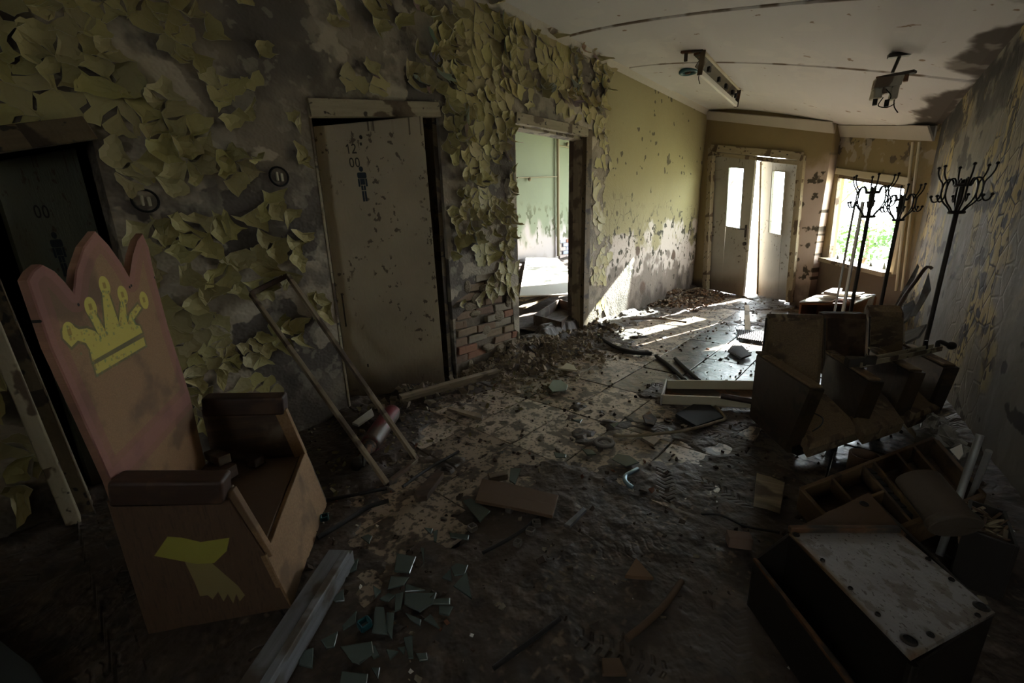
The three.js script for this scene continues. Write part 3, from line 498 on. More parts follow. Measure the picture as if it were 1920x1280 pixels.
{ // frame of the dark doorway on the left
  const t = structGroup('trim_6');
  part(t, 'header', jitter(bar([XL + 0.02, O1.tl - 0.02, O1.l + 0.15], [XL + 0.02, O1.tr - 0.02, O1.r], 0.06, 0.09), 0.016, 14), M.framedark);
  part(t, 'jamb', jitter(bar(add([-2.655,0,.073], [-0.02, 0, 0]), add([-2.654,.895,.104], [0, 0.35, 0.02]), 0.05, 0.05, [0, 0, 1]), 0.008, 14), M.frame);
  part(t, 'jamb', jitter(bar(add([-2.723,0,.017], [-0.1, 0, 0]), add([-2.723,1.012,.067], [-0.1, 0.4, 0.02]), 0.04, 0.04, [0, 0, 1]), 0.008, 14), M.frame);
  part(t, 'jamb', bar(add([-2.696,0,.045], [-0.07, 0, 0]), add([-2.696,.974,.087], [-0.07, 0.4, 0.02]), 0.05, 0.09, [0, 0, 1]), M.framedark);
}
const uvFrom = (g, o, ex, ey) => { const p = g.attributes.position, u = g.attributes.uv, E = V(ex), F = V(ey), a = E.lengthSq(), b = F.lengthSq(), q = new THREE.Vector3(); for (let i = 0; i < p.count; i++) { q.fromBufferAttribute(p, i).sub(V(o)); u.setXY(i, q.dot(E) / a, q.dot(F) / b); } return g; };
// grubby paint with a print on it; the print is drawn with (0, 0) at the top left of the leaf
const grubby = (base, W, H, print) => { const n = canvasTex(W, H, (x) => { const im = x.createImageData(W, H), d = im.data; for (let j = 0, o = 0; j < H; j++) for (let i = 0; i < W; i++, o += 4) { const u = i / W, v = 1 - j / H, s = fbm(u * 3, v * 6, 5), k = fbm(u * 26, v * 52, 4); let c = mix3(base, base.map((q) => q * 0.84), s); c = mix3(c, [70, 58, 44], sst(0.66, 0.74, k) * 0.75 * sst(0.42, 0.56, fbm(u * 4 + 7, v * 7, 3))); c = mix3(c, [82, 68, 52], sst(0.18, 0, v + (s - 0.5) * 0.16) * 0.8); d[o] = c[0]; d[o + 1] = c[1]; d[o + 2] = c[2]; d[o + 3] = 255; } x.putImageData(im, 0, 0); if (print) print(x, W, H); }); return std({ map: n, roughness: 0.62, bumpMap: T.fine, bumpScale: 0.001 }); };
const man = (x, cx, top, h, tilt) => { x.save(); x.translate(cx, top); x.rotate(tilt); x.fillStyle = '#10202c'; const w = h * 0.34; x.beginPath(); x.arc(0, h * 0.075, h * 0.075, 0, 7); x.fill(); x.beginPath(); x.roundRect(-w / 2, h * 0.17, w, h * 0.17, h * 0.05); x.fill(); x.fillRect(-w * 0.26, h * 0.35, w * 0.52, h * 0.17); x.fillRect(-w / 2, h * 0.35, w * 0.2, h * 0.22); x.fillRect(w * 0.3, h * 0.35, w * 0.2, h * 0.22); for (const s of [-0.24, 0.03]) { x.fillRect(s * w, h * 0.54, w * 0.22, h * 0.14); x.fillRect(s * w, h * 0.7, w * 0.22, h * 0.3); } x.restore(); };
{ // washroom door, ajar
  const a = [-2.982,0,-1.467], b = [-2.684,0,-2.148], ta = [-2.986,1.935,-1.46], tb = [-2.7,2.049,-2.128];
  const o = [a, b, tb, ta].map((p) => add(p, [0.02, 0, 0]));
  o[0][1] = o[1][1] = 0.03;
  const g = uvFrom(slab(o, 0.04, [1, 0, 0.3], 0.004), o[0], add(o[1], o[0], -1), [0, ta[1] - 0.03, 0]);
  const m = grubby([182, 166, 136], 640, 1280, (x, W, H) => { x.fillStyle = '#1f1810'; x.font = 'bold 54px monospace'; x.save(); x.translate(W * 0.235, H * 0.086); x.rotate(-0.06); x.globalAlpha = 0.85; x.fillText('12', 0, -6); x.fillRect(86, -50, 12, 12); x.fillText('ɔ', 72, 2); x.fillText('00', 8, 52); x.globalAlpha = 1; x.restore(); man(x, W * 0.35, H * 0.122, H * 0.12, -0.04); x.fillStyle = '#0d0a08'; x.beginPath(); x.arc(W * 0.38, H * 0.025, 9, 0, 7); x.fill(); x.fillRect(W * 0.2, H * 0.86, 9, 16); });
  const d = struct('door_1', g, m, 'grey washroom door with a blue pictogram of a man');
  part(d, 'lock_plate', bar(mid(o[0], o[3], 0.3).map((q, i) => q + [0.012, 0, -0.05][i]), mid(o[0], o[3], 0.43).map((q, i) => q + [0.012, 0, -0.05][i]), 0.04, 0.01, [1, 0, 0]), M.rust, 'rusty lock plate');
}
{ // door leaf of the dark doorway, swung inwards
  const a = [-2.93, 0.02, -0.02], b = [-3.02, 0.02, -0.31], H = 1.58, o = [a, b, up(b, H + 0.1), up(a, H)];
  const g = uvFrom(slab(o, 0.04, [1, 0, 0], 0.004), o[0], add(o[1], o[0], -1), [0, H, 0]);
  struct('door_2', g, grubby([106, 108, 90], 400, 1280, (x, W, H2) => { x.fillStyle = '#171410'; x.font = 'bold 60px monospace'; x.fillText('00', W * 0.3, H2 * 0.14); man(x, W * 0.45, H2 * 0.18, H2 * 0.13, -0.03); }), 'dark door leaf of the left doorway');
}
M.frontdoor = grubby([158, 152, 140], 512, 1024);
M.glass = new THREE.MeshPhysicalMaterial({ color: 0xeef4f2, roughness: 0.08, transmission: 1, thickness: 0, ior: 1.5 });
const leafDoor = (nm, label, q, hole, hinge) => { // q: bl, br, tr, tl of the leaf; hole: the same of the pane
  const d = structGroup(nm); d.userData.label = label;
  const ex = add(q[1], q[0], -1), ey = add(q[3], q[0], -1), n = [-DD[1], 0, DD[0]];
  const B = (i, j) => mid(mid(q[0], q[1], i), mid(q[3], q[2], i), j);
  const inv = (p) => { let i = 0.5, j = 0.5; for (let k = 0; k < 60; k++) { const r = add(p, B(i, j), -1); i += (r[0] * ex[0] + r[2] * ex[2]) / (ex[0] ** 2 + ex[2] ** 2) * 0.8; j += r[1] / ey[1] * 0.8; } return [i, j]; };
  const h = hole.map(inv); const strip = (name, a, b, c, e) => part(d, name, uvFrom(slab([B(...a), B(...b), B(...c), B(...e)], 0.045, n, 0.003), q[0], ex, ey), M.frontdoor);
  const [h0, h1, h2, h3] = h;
  strip('stile', [0, 0], [h0[0], 0], [h3[0], 1], [0, 1]); strip('stile', [h1[0], 0], [1, 0], [1, 1], [h2[0], 1]);
  strip('lower_panel', [h0[0], 0], [h1[0], 0], h1, h0); strip('top_rail', h3, h2, [h2[0], 1], [h3[0], 1]);
  part(d, 'pane', slab([B(...h0), B(...h1), B(...h2), B(...h3)].map((p) => add(p, n, -0.02)), 0.004, n), M.glass);
  const bead = (a, b) => part(d, 'glazing_bead', bar(add(B(...a), n, 0.004), add(B(...b), n, 0.004), 0.018, 0.018), M.frontdoor); bead(h0, h1); bead(h1, h2); bead(h2, h3); bead(h3, h0);
  return [d, B, n];
};
{
  const [d, B, n] = leafDoor('door_3', 'closed left leaf of the white double door', [[-2.521,.061,-8.228], [-1.835,.029,-7.915], [-1.894,2.231,-7.942], [-2.615,2.401,-8.27]], [[-2.27,1.161,-8.113], [-2.01,1.117,-7.995], [-2.051,2.057,-8.014], [-2.32,2.108,-8.136]]);
  const h = part(d, 'handle', merge([bar(add(B(0.93, 0.43), n, 0.006), add(B(0.93, 0.52), n, 0.006), 0.035, 0.012, n), tube([add(B(0.93, 0.49), n, 0.01), add(B(0.93, 0.49), n, 0.06), add(B(0.8, 0.487), n, 0.065)], 0.01)]), M.darkmetal, 'dark lever handle');
  part(h, 'lock', turned(add(B(0.93, 0.385), n, 0.0), add(B(0.93, 0.385), n, 0.02), [[0, 0], [0.03, 0], [0.03, 0.8], [0.02, 1], [0, 1]], 12), M.darkmetal);
  const [d2, B2] = leafDoor('door_4', 'right leaf of the white double door standing ajar', [[-1.654,.003,-8.085], [-1.142,.06,-7.61], [-1.27,2.08,-7.668], [-1.868,2.195,-8.183]], [[-1.595,1.056,-7.97], [-1.375,1.021,-7.793], [-1.434,1.933,-7.809], [-1.649,1.98,-7.995]]);
  part(d2, 'latch_edge', bar(add(B2(0.0, 0.02), n, 0.004), add(B2(0.0, 0.98), n, 0.004), 0.02, 0.03, n), M.framedark);
  const t = structGroup('trim_7');
  const fr = D4.map((p) => add(p, n, 0.01));
  part(t, 'jamb', bar(fr[0], fr[1], 0.09, 0.09, n), M.frame); part(t, 'jamb', bar(fr[3], fr[2], 0.09, 0.09, n), M.frame);
  part(t, 'header', bar(add(fr[1], [0, 0.0, 0]), add(fr[2], [0, 0.0, 0]), 0.09, 0.1), M.frame);
  part(t, 'header', bar(add(fr[1], [0, -0.09, 0]), add(fr[2], [0, -0.09, 0]), 0.07, 0.06), M.frame);
}
{
  const n = [-WD[1], 0, WD[0]], w = structGroup('window_1'); w.userData.label = 'window opening without glass beside the double door';
  const c = W4.map((p) => add(p, n, -0.03));
  const k = W4.map((p) => add(p, n, 0.012)); part(w, 'window_frame', bar(c[0], c[1], 0.03, 0.05, n), M.frame); part(w, 'window_frame', bar(k[1], k[2], 0.04, 0.075), M.cream); part(w, 'window_frame', bar(k[2], k[3], 0.06, 0.04, n), M.cream);
  part(w, 'window_frame', merge([bar(add(c[1], [0, -0.06, 0]), add(c[2], [0, -0.06, 0]), 0.03, 0.06)]), M.framedark);
  part(w, 'window_sill', jitter(bar(add(W4[0], n, 0.02), add(W4[3], n, 0.02), 0.2, 0.05), 0.012, 20), M.frame);
  for (const [t, h] of [[0.1, 0.05], [0.22, 0.08], [0.3, 0.05], [0.62, 0.04], [0.8, 0.06]]) { const a = mid(W4[0], W4[3], t); part(w, 'broken_glass', slab([up(add(a, n, -0.04), 0.02), up(add(add(a, n, -0.04), [WD[0] * 0.06, 0, WD[1] * 0.06]), 0.02), up(add(a, n, -0.05), h + 0.04)], 0.004, n), M.shard); }
    tag(mesh(numbered('wall_pipe'), tube([[-.059,2.013,-6.447], [.051,.482,-6.296]], 0.013, 0, 10), M.cream), 'thin vertical pipe on the wall just right of the window', 'pipe');
  tag(mesh(numbered('wall_pipe'), tube([[-.009,1.999,-6.378], [.097,.494,-6.233]], 0.012, 0, 10), M.cream), 'thin vertical pipe in the far right corner of the hall', 'pipe');
}
// round wall boxes
const socket = (c, r, label) => {
  const s = thing('wall_socket', label, 'socket', c); const q = (d) => [c[0] + d, c[1], c[2]];
  part(s, 'box', turned(q(-0.04), q(0.012), [[0, 0], [r, 0], [r * 1.05, 0.8], [r * 0.98, 1], [r * 0.86, 1], [r * 0.84, 0.2], [0, 0.2]], 20), M.dark);
  part(s, 'insert', merge([box([c[0] + 0.004, c[1], c[2] + 0.012], [0.02, r * 0.9, 0.012]), box([c[0] + 0.004, c[1] - 0.004, c[2] - 0.014], [0.02, r * 0.8, 0.014])]), M.cream);
};
socket([-2.8,1.599,-1.133], 0.055, 'round black wall box with a pale insert left of the washroom door');
socket([-2.8,1.452,-.487], 0.055, 'round black wall box right of the dark doorway, lower of the two');

// ---------- things in the hall ----------
rnd = mul(77);
{ // throne of board and beams
  const A = [-1.425,0,-.393], d = [-0.802, 0, -0.597], n = [-0.597, 0, 0.802];
  const H = (u, y, w) => [A[0] + d[0] * u + n[0] * w, y, A[2] + d[2] * u + n[2] * w];
  const t = thing('throne', 'home-made throne of brown board with a yellow crown painted on its tall back', 'chair', A);
  const out = [[-.007,.587],[-.039,.827],[-.067,1.02],[-.071,1.194],[-.048,1.214],[-.016,1.229],[.015,1.21],[.039,1.177],[.06,1.14],[.096,1.205],[.151,1.266],[.218,1.309],[.257,1.27],[.298,1.208],[.32,1.16],[.365,1.228],[.412,1.277],[.453,1.299],[.469,1.252],[.463,1.151],[.472,.936],[.505,.659]];
  const bot = [[out[out.length - 1][0] - 0.01, 0.02], [0.02, 0.02]];
  const prof = [...out, ...bot], W = 0.9, HH = 1.4, S = 1024;
  const px = (p) => [(p[0] + 0.15) / W * S, (1 - p[1] / HH) * S * 1.5];
  const path = (x, P) => { x.beginPath(); P.forEach((p, i) => { const q = px(p); i ? x.lineTo(...q) : x.moveTo(...q); }); x.closePath(); };
  const crown = [[[-.021,1.032],[-.017,1.05],[.002,1.061],[.02,1.058],[.042,1.042],[.072,1.038],[.099,1.023],[.11,1.007],[.14,1.011],[.213,1.027],[.247,1.02],[.306,.992],[.311,.968],[.056,.943],[.059,.978],[.052,.999],[.026,1.013],[-.002,1.002]], [[.11,1.005],[.092,1.077],[.118,1.082],[.142,1.009]], [[.14,1.011],[.173,1.133],[.198,1.129],[.208,1.023]], [[.206,1.023],[.247,1.092],[.265,1.09],[.249,1.017]], [[.252,1.017],[.271,1.042],[.324,1.065],[.339,1.049],[.281,1.018],[.287,.998]], [[.057,.931],[.31,.951],[.31,.922],[.057,.901]]];
  const balls = [[.007,1.04],[.109,1.093],[.19,1.145],[.261,1.106],[.364,1.072]];
  const print = canvasTex(S, S * 1.5, (x, w, h) => {
    const im = x.createImageData(w, h), D = im.data; for (let j = 0, o = 0; j < h; j++) for (let i = 0; i < w; i++, o += 4) { const s = fbm(i / 150, j / 150, 5), f = vn(i / 2.2, j / 2.2), c = mix3(mix3([132, 100, 68], [148, 114, 80], f), [96, 73, 53], sst(0.46, 0.68, s) * 0.7); D[o] = c[0]; D[o + 1] = c[1]; D[o + 2] = c[2]; D[o + 3] = 255; } x.putImageData(im, 0, 0);
    x.save(); path(x, prof); x.clip(); path(x, [...out]); x.lineJoin = 'round'; x.strokeStyle = 'rgba(134,80,76,0.42)'; x.lineWidth = 0.1 / W * S; x.stroke(); x.strokeStyle = 'rgba(150,98,94,0.35)'; x.lineWidth = 0.05 / W * S; x.stroke(); x.restore();
    x.fillStyle = 'rgba(86,96,56,0.55)'; x.strokeStyle = 'rgba(86,96,56,0.45)'; x.lineWidth = 16; for (const P of crown) { path(x, P); x.stroke(); }
    x.fillStyle = '#bcab50'; for (const P of crown) { path(x, P); x.fill(); } for (const b of balls) { const q = px(b); x.beginPath(); x.ellipse(q[0], q[1], 27, 34, 0, 0, 7); x.fill(); }
    const r = mul(4); for (let k = 0; k < 240; k++) { x.fillStyle = r() < 0.5 ? 'rgba(110,124,84,0.5)' : 'rgba(150,120,60,0.5)'; const P = crown[Math.floor(r() * 6)], a = px(P[Math.floor(r() * P.length)]), b = px(P[Math.floor(r() * P.length)]), m = r(); x.fillRect(lerp(a[0], b[0], m), lerp(a[1], b[1], m), 3 + r() * 7, 3 + r() * 9); }
    for (const b of balls) { const q = px(b); x.fillStyle = 'rgba(120,92,44,0.55)'; x.fillRect(q[0] - 8, q[1] - 12, 15, 20); }
    x.fillStyle = '#120d0a'; for (const p of [[-.071,1.089],[-.07,.93],[-.043,.764],[.306,1.126],[.459,1.141],[.316,1.13],[.066,1.108]]) { const q = px(p); x.beginPath(); x.arc(q[0], q[1], 5, 0, 7); x.fill(); }
  });
  part(t, 'backrest', uvFrom(slab(prof.map((p) => H(p[0], p[1], 0.42)), 0.022, [0.597, 0, -0.802], 0.003), H(-0.15, 0, 0.42), H(W, 0, 0).map((q, i) => q - A[i]), [0, HH, 0]), std({ map: print, roughness: 0.85 }), 'tall back with three points and a painted crown');
  part(t, 'armrest', bar(H(0, 0.51, 0.12), H(0, 0.555, 0.42), 0.08, 0.085, [0, 1, 0], 0.012), M.redwood); part(t, 'armrest', bar(H(0.6, 0.545, 0.1), H(0.6, 0.575, 0.42), 0.08, 0.085, [0, 1, 0], 0.012), M.redwood);
  const cuff = [[.364,.307],[.313,.37],[.274,.358],[.226,.332],[.142,.332],[.159,.283],[.203,.245],[.253,.252]], hand = [[.285,.267],[.21,.247],[.18,.193],[.151,.142],[.136,.098],[.156,.076],[.161,.109],[.177,.072],[.186,.115],[.204,.087],[.213,.13],[.234,.104],[.246,.124],[.268,.125],[.273,.183]];
  const sideT = canvasTex(512, 512, (x) => { x.fillStyle = '#563f2c'; x.fillRect(0, 0, 512, 512); const r = mul(9); for (let k = 0; k < 900; k++) { x.fillStyle = r() < 0.5 ? 'rgba(100,76,54,0.25)' : 'rgba(56,40,28,0.25)'; x.fillRect(r() * 512, r() * 512, 2 + r() * 3, 10 + r() * 40); } const q = (P, c) => { x.fillStyle = c; x.beginPath(); P.forEach((p, i) => { const a = [p[0] / 0.6 * 512, (1 - p[1] / 0.6) * 512]; i ? x.lineTo(...a) : x.moveTo(...a); }); x.fill(); }; q(hand, '#85764a'); q(cuff, '#98903c'); });
  const side = [[0.445, 0.52], [0.12, 0.47], [0.05, 0.24], [0.005, 0.01], [0.445, 0.01]];
  part(t, 'side_panel', uvFrom(slab(side.map(([w, y]) => H(-0.012, y, w)), 0.022, [0.8, 0, 0.6]), A, n.map((q) => q * 0.6), [0, 0.6, 0]), std({ map: sideT, roughness: 0.8 }), 'side panel with a cuff and hand painted on it');
  part(t, 'side_panel', slab(side.map(([w, y]) => H(0.61, y + (y > 0.3 ? 0.03 : 0), w)), 0.022, [0.8, 0, 0.6]), M.darkwood);
  part(t, 'front_post', bar(H(0.012, 0.49, 0.13), H(0.012, 0.22, 0.055), 0.03, 0.05, n), M.fibre); part(t, 'front_post', bar(H(0.585, 0.52, 0.12), H(0.585, 0.29, 0.07), 0.03, 0.05, n), M.fibre);
  part(t, 'seat', slab([H(0.02, 0.255, 0.065), H(0.58, 0.29, 0.075), H(0.6, 0.29, 0.41), H(0.01, 0.255, 0.41)], 0.02), M.brown);
  part(t, 'front_panel', slab([H(-0.01, 0.005, 0), H(0.6, 0.005, -0.005), H(0.6, 0.305, 0.05), H(-0.015, 0.245, 0.045)], 0.018, [0.6, 0, -0.8], 0.003), M.fibre, 'pale front board hanging loose');
  const lump = (l, u, w, s, ry, y = 0.298) => solo('wood_block', l, 'block', jitter(box([H(u, 0, w)[0], y + s[1] / 2, H(u, 0, w)[2]], s, ry, 0.004, 0, 0.05), 0.006, 20), M.darkwood);
  lump('dark wooden block on the throne seat nearest its back', 0.46, 0.36, [0.14, 0.05, 0.06], 0.5); lump('dark wooden block on the throne seat nearest its front', 0.3, 0.31, [0.12, 0.045, 0.055], 0.9, 0.285); lump('dark wooden block stacked on another against the throne back', 0.5, 0.37, [0.12, 0.04, 0.05], 0.2, 0.352); lump('small dark block at the far arm of the throne', 0.53, 0.24, [0.06, 0.04, 0.05], 0.3);
}
{ // row of three folding seats
  const t = thing('theatre_seats', 'row of three joined brown theatre seats with four side panels', 'seats', [-.305,0,-2.661]);
  const tf = [[-.221,.45,-2.534],[-.003,.45,-2.835],[.162,.45,-3.14],[.306,.45,-3.362]], tb = [[-.59,.45,-3.037],[-.259,.45,-3.326],[-.044,.45,-3.559],[.128,.45,-3.763]];
  const e = [0.55, 0, -0.83], rq = (q, r) => q.flatMap((p, i) => { const a = q[(i + 3) % 4], b = q[(i + 1) % 4], f = (o, k) => { const v = add(o, p, -1), L = Math.hypot(...v); return add(p, v, k / L); }; return [f(a, r), mid(mid(f(a, r * 0.3), f(b, r * 0.3)), p, 0.3), f(b, r)]; });
  tf.forEach((p, i) => {
    const q = tb[i], b = i ? [add(mid(p, q, 0.14), [0, -0.29, 0]), add(q, [0.01, -0.3, 0])] : [[-.303,.01,-2.64], [-.574,.02,-2.982]];
    part(t, 'side_panel', slab(rq([p, q, b[1], b[0]], 0.02), 0.065, [-e[0], 0, -e[2]], 0.012), M.leatherette);
    part(t, 'armrest', bar(add(add(p, e, 0.032), [0, 0.006, 0]), add(add(q, e, 0.032), [0, 0.006, 0]), 0.06, 0.016, [0, 1, 0], 0.007), M.fabric);
  });
  const B = [[[-.57,.7,-3.111],[-.284,.7,-3.266]], [[-.283,.7,-3.286],[-.072,.7,-3.41]], [[-.071,.7,-3.431],[.095,.7,-3.525]]], b = [[[-.231,.27,-3.122],[-.566,.27,-3.133]], [[-.033,.29,-3.534],[-.236,.29,-3.315]], [[.148,.3,-4.033],[-.041,.3,-3.892]]];
  B.forEach((p, i) => { const k = part(t, 'backrest', slab(rq([p[0], p[1], b[i][0], b[i][1]], 0.035), 0.07, [0.6, 0, 0.8], 0.02), i === 1 ? M.rotten ??= std({ map: T.darkwood, color: 0xc0a890, roughness: 0.9, bumpMap: T.bump, bumpScale: 0.008 }) : M.fabric, i === 1 ? 'back with torn cover and bare rotten filling' : undefined); part(k, 'piping', tube([mid(p[0], b[i][1], 0.06), mid(p[0], b[i][1], 0.5), mid(p[0], b[i][1], 0.9)], 0.006), M.leatherette); });
  const s = [[[-.191,.12,-2.562], [.013,.17,-2.878], [-.229,.25,-3.199], [-.462,.25,-3.091]], [[.024,.2,-2.741], [.178,.2,-3.064], [-.005,.26,-3.633], [-.2,.26,-3.307]], [[.207,.2,-3.122], [.339,.2,-3.438], [.176,.27,-3.927], [.01,.27,-3.774]]];
  s.forEach((q) => part(t, 'seat', slab(rq(q, 0.03), 0.075, [0, 1, 0], 0.02), M.fabric));
  for (const c of [[-.109,0,-2.872], [.069,0,-3.176]]) part(t, 'leg', bar(c, up(c, 0.15), 0.05, 0.05, [1, 0, 0]), M.blackpaint);
  part(t, 'base_rail', bar([-.257,.05,-2.61], [.324,.1,-3.651], 0.04, 0.04), M.blackpaint);
  const w = solo('wire', 'bent black wire lying on the nearest theatre seat', 'wire', tube([[-.194,.185,-2.629], [-.168,.195,-2.721], [-.174,.205,-2.8], [-.207,.21,-2.823], [-.234,.212,-2.833]], 0.004), M.blackpaint);
}
{ // rusty rail across the seats
  const a = [-.08,.475,-3.003], b = [.278,.475,-3.676], t = thing('rusty_rail', 'rusty metal rail lying across the backs of the theatre seats', 'rail', mid(a, b));
  part(t, 'rail', merge([bar(a, b, 0.055, 0.008), bar(add(a, [0.02, 0.014, 0.014]), add(b, [0.02, 0.014, 0.014]), 0.008, 0.03), bar(add(a, [-0.02, 0.014, -0.014]), add(b, [-0.02, 0.014, -0.014]), 0.008, 0.03)]), M.frame);
  part(t, 'bracket', jitter(box(up(a, 0.03), [0.09, 0.05, 0.05], 0.6), 0.02, 18), M.rust); part(t, 'bracket', jitter(box(add(a, [0.06, 0.04, -0.02]), [0.05, 0.05, 0.05], 0.2), 0.02, 18), M.rust); part(t, 'bolt', merge([tube([up(b, 0.01), add(b, [0, 0.05, 0]), add(b, [0.05, 0.03, -0.02])], 0.014), ball(add(b, [0.06, 0.03, -0.02]), 0.026, 8)]), M.darkmetal); part(t, 'bolt', tube([add(b, [-0.05, 0.0, 0.05]), add(b, [-0.06, 0.06, 0.05])], 0.01), M.darkmetal);
}
// coat stands
const rack = (p1, p0, foot, label) => {
  const t = thing('coat_stand', label, 'coat stand', foot), h = p1[1] - p0[1], P = (a, r, y) => [p0[0] + Math.cos(a) * r * h, p0[1] + y * h, p0[2] + Math.sin(a) * r * h];
  part(t, 'pole', merge([tube([foot, [p0[0], p0[1] + h * 1.08, p0[2]]], 0.014, 0, 10)]), M.darkmetal);
  for (const y of [0, 1]) part(t, 'collar', turned(P(0, 0, y - 0.06), P(0, 0, y + 0.06), [[0, 0], [0.24 * h, 0], [0.27 * h, 0.5], [0.24 * h, 1], [0, 1]], 18), M.darkmetal);
  part(t, 'knob', ball(P(0, 0, 1.12), 0.09 * h, 8), M.darkmetal);
  for (let k = 0; k < 6; k++) { const a = 0.35 + k * Math.PI / 3; const g = [tube([P(a, 0.2, 0.05), P(a, 0.3, 0.2), P(a, 0.44, 0.36), P(a, 0.56, 0.62), P(a, 0.56, 1.0), P(a, 0.48, 1.2), P(a, 0.36, 1.24), P(a, 0.28, 1.12), P(a, 0.26, 1.0)], 0.0055, 26), tube([P(a, 0.565, 0.86), P(a, 0.6, 1.1), P(a, 0.7, 1.26), P(a, 0.78, 1.46), P(a, 0.8, 1.66)], 0.005, 14), tube([P(a, 0.565, 0.8), P(a, 0.61, 0.52), P(a, 0.7, 0.4), P(a, 0.8, 0.44), P(a, 0.86, 0.6)], 0.005, 14), ball(P(a, 0.8, 1.68), 0.01, 6), ball(P(a, 0.86, 0.62), 0.01, 6)]; part(t, 'hook', merge(g), M.blackpaint); }
};
{ const r = [[[-.244,1.464,-4.594], [-.223,1.28,-4.595]], [[-.051,1.404,-4.75], [-.039,1.249,-4.75]], [[.225,1.464,-4.094], [.245,1.296,-4.093]]], f = (q) => [q[1][0], 0.02, q[1][2]];
  rack(...r[0], f(r[0]), 'black coat stand in front of the window, left of the two'); rack(...r[1], f(r[1]), 'black coat stand at the right edge of the window'); rack(...r[2], f(r[2]), 'black coat stand against the right wall behind the theatre seats'); }
{ // bent frame leaning on the wall
  const a = [-2.77,.948,-.862], b = [-2.77,1.03,-1.08], c = [-1.878,.015,-1.27], d = [-1.803,.015,-1.028], t = thing('wooden_rack', 'long narrow wooden frame leaning on the peeling wall beside the throne', 'frame', mid(c, d));
  const u = [0.5, 0.8, 0]; part(t, 'top_bar', bar(a, b, 0.03, 0.022, [1, 0, 0]), M.darkwood); part(t, 'bottom_bar', bar(c, d, 0.025, 0.022), M.darkwood); part(t, 'side_bar', bar(a, d, 0.024, 0.03, u), M.palewood); part(t, 'side_bar', bar(b, c, 0.024, 0.03, u), M.palewood);
}
{ // fire extinguisher
  const a = [-2.486,.062,-1.532], b = [-2.156,.062,-1.142], t = thing('fire_extinguisher', 'red fire extinguisher lying on the floor behind the leaning frame', 'extinguisher', [b[0], 0, b[2]]);
  const red = std({ map: tex(256, 256, (u, v) => { const s = fbm(u * 6, v * 6, 5); return mix3([104, 34, 38], [80, 64, 54], sst(0.4, 0.54, s + (u > 0.3 && u < 0.75 ? 0.1 : -0.12))); }), roughness: 0.5, bumpMap: T.bump, bumpScale: 0.001 });
  part(t, 'cylinder', turned(b, a, [[0.0, 0], [0.045, 0.0], [0.06, 0.06], [0.06, 0.86], [0.052, 0.94], [0.03, 1], [0, 1]], 26), red);
  const c = add(b, [b[0] - a[0], 0, b[2] - a[2]], 0.22), e = add(b, [b[0] - a[0], 0, b[2] - a[2]], 0.42); part(t, 'neck', turned(c, b, [[0, 0], [0.026, 0], [0.03, 0.5], [0.045, 1]], 16), M.rust); part(t, 'valve', merge([turned(e, c, [[0, 0], [0.032, 0], [0.034, 0.3], [0.02, 0.5], [0.018, 1]], 14), tube([c, add(c, [0.05, 0.03, 0.02]), add(c, [0.09, -0.01, 0.05])], 0.009)]), M.darkmetal);
}
{ // fluorescent fitting: open tray with two rails and end caps
  const a = [-1.74, 2.885, -4.9], b = [-1.8, 2.85, -6.42], la = add(a, [-0.02, -0.18, 0]), lb = add(b, [-0.02, -0.18, 0]);
  const t = thing('ceiling_light', 'long stripped fluorescent fitting with rusty ends hanging under the ceiling', 'ceiling light', a);
  part(t, 'tray', bar(add(a, [-0.05, -0.01, 0]), add(b, [-0.05, -0.01, 0]), 0.09, 0.02), M.rust);
  part(t, 'rail', bar(a, b, 0.025, 0.045), M.cream); part(t, 'rail', bar(la, lb, 0.03, 0.05), M.whitesheet);
  part(t, 'reflector', slab([add(a, [-0.01, -0.02, -0.03]), add(b, [-0.01, -0.02, 0.03]), add(lb, [-0.06, 0.06, 0.03]), add(la, [-0.06, 0.06, -0.03])], 0.006, [1, -0.3, 0]), M.paintedmetal = std({ map: T.paintwood, color: 0x8c8474, roughness: 0.5 }));
  part(t, 'end_cap', bar(up(a, 0.02), up(la, -0.03), 0.05, 0.012, [0, 0, 1]), M.framedark); part(t, 'end_cap', bar(up(b, 0.02), up(lb, -0.03), 0.05, 0.012, [0, 0, 1]), M.rust);
  for (const k of [0.15, 0.4, 0.6, 0.8, 0.9]) { const q = mid(mid(a, b, k), mid(la, lb, k), 0.62); part(t, 'lamp_holder', jitter(box(add(q, [0.012, 0, 0]), [0.03, 0.05, 0.05], 0, 0.006), 0.01, 25), M.dark); }
  part(t, 'wire', tube([la, add(la, [0.0, -0.06, 0.02]), add(la, [0.01, -0.11, 0.0])], 0.004), M.dark);
  part(t, 'bracket', bar(add(a, [-0.22, 0.035, 0.0]), add(a, [0, 0.0, 0.0]), 0.05, 0.02), M.rust); part(t, 'bracket', box(add(a, [-0.17, -0.02, 0.0]), [0.03, 0.07, 0.03]), M.rust);
}
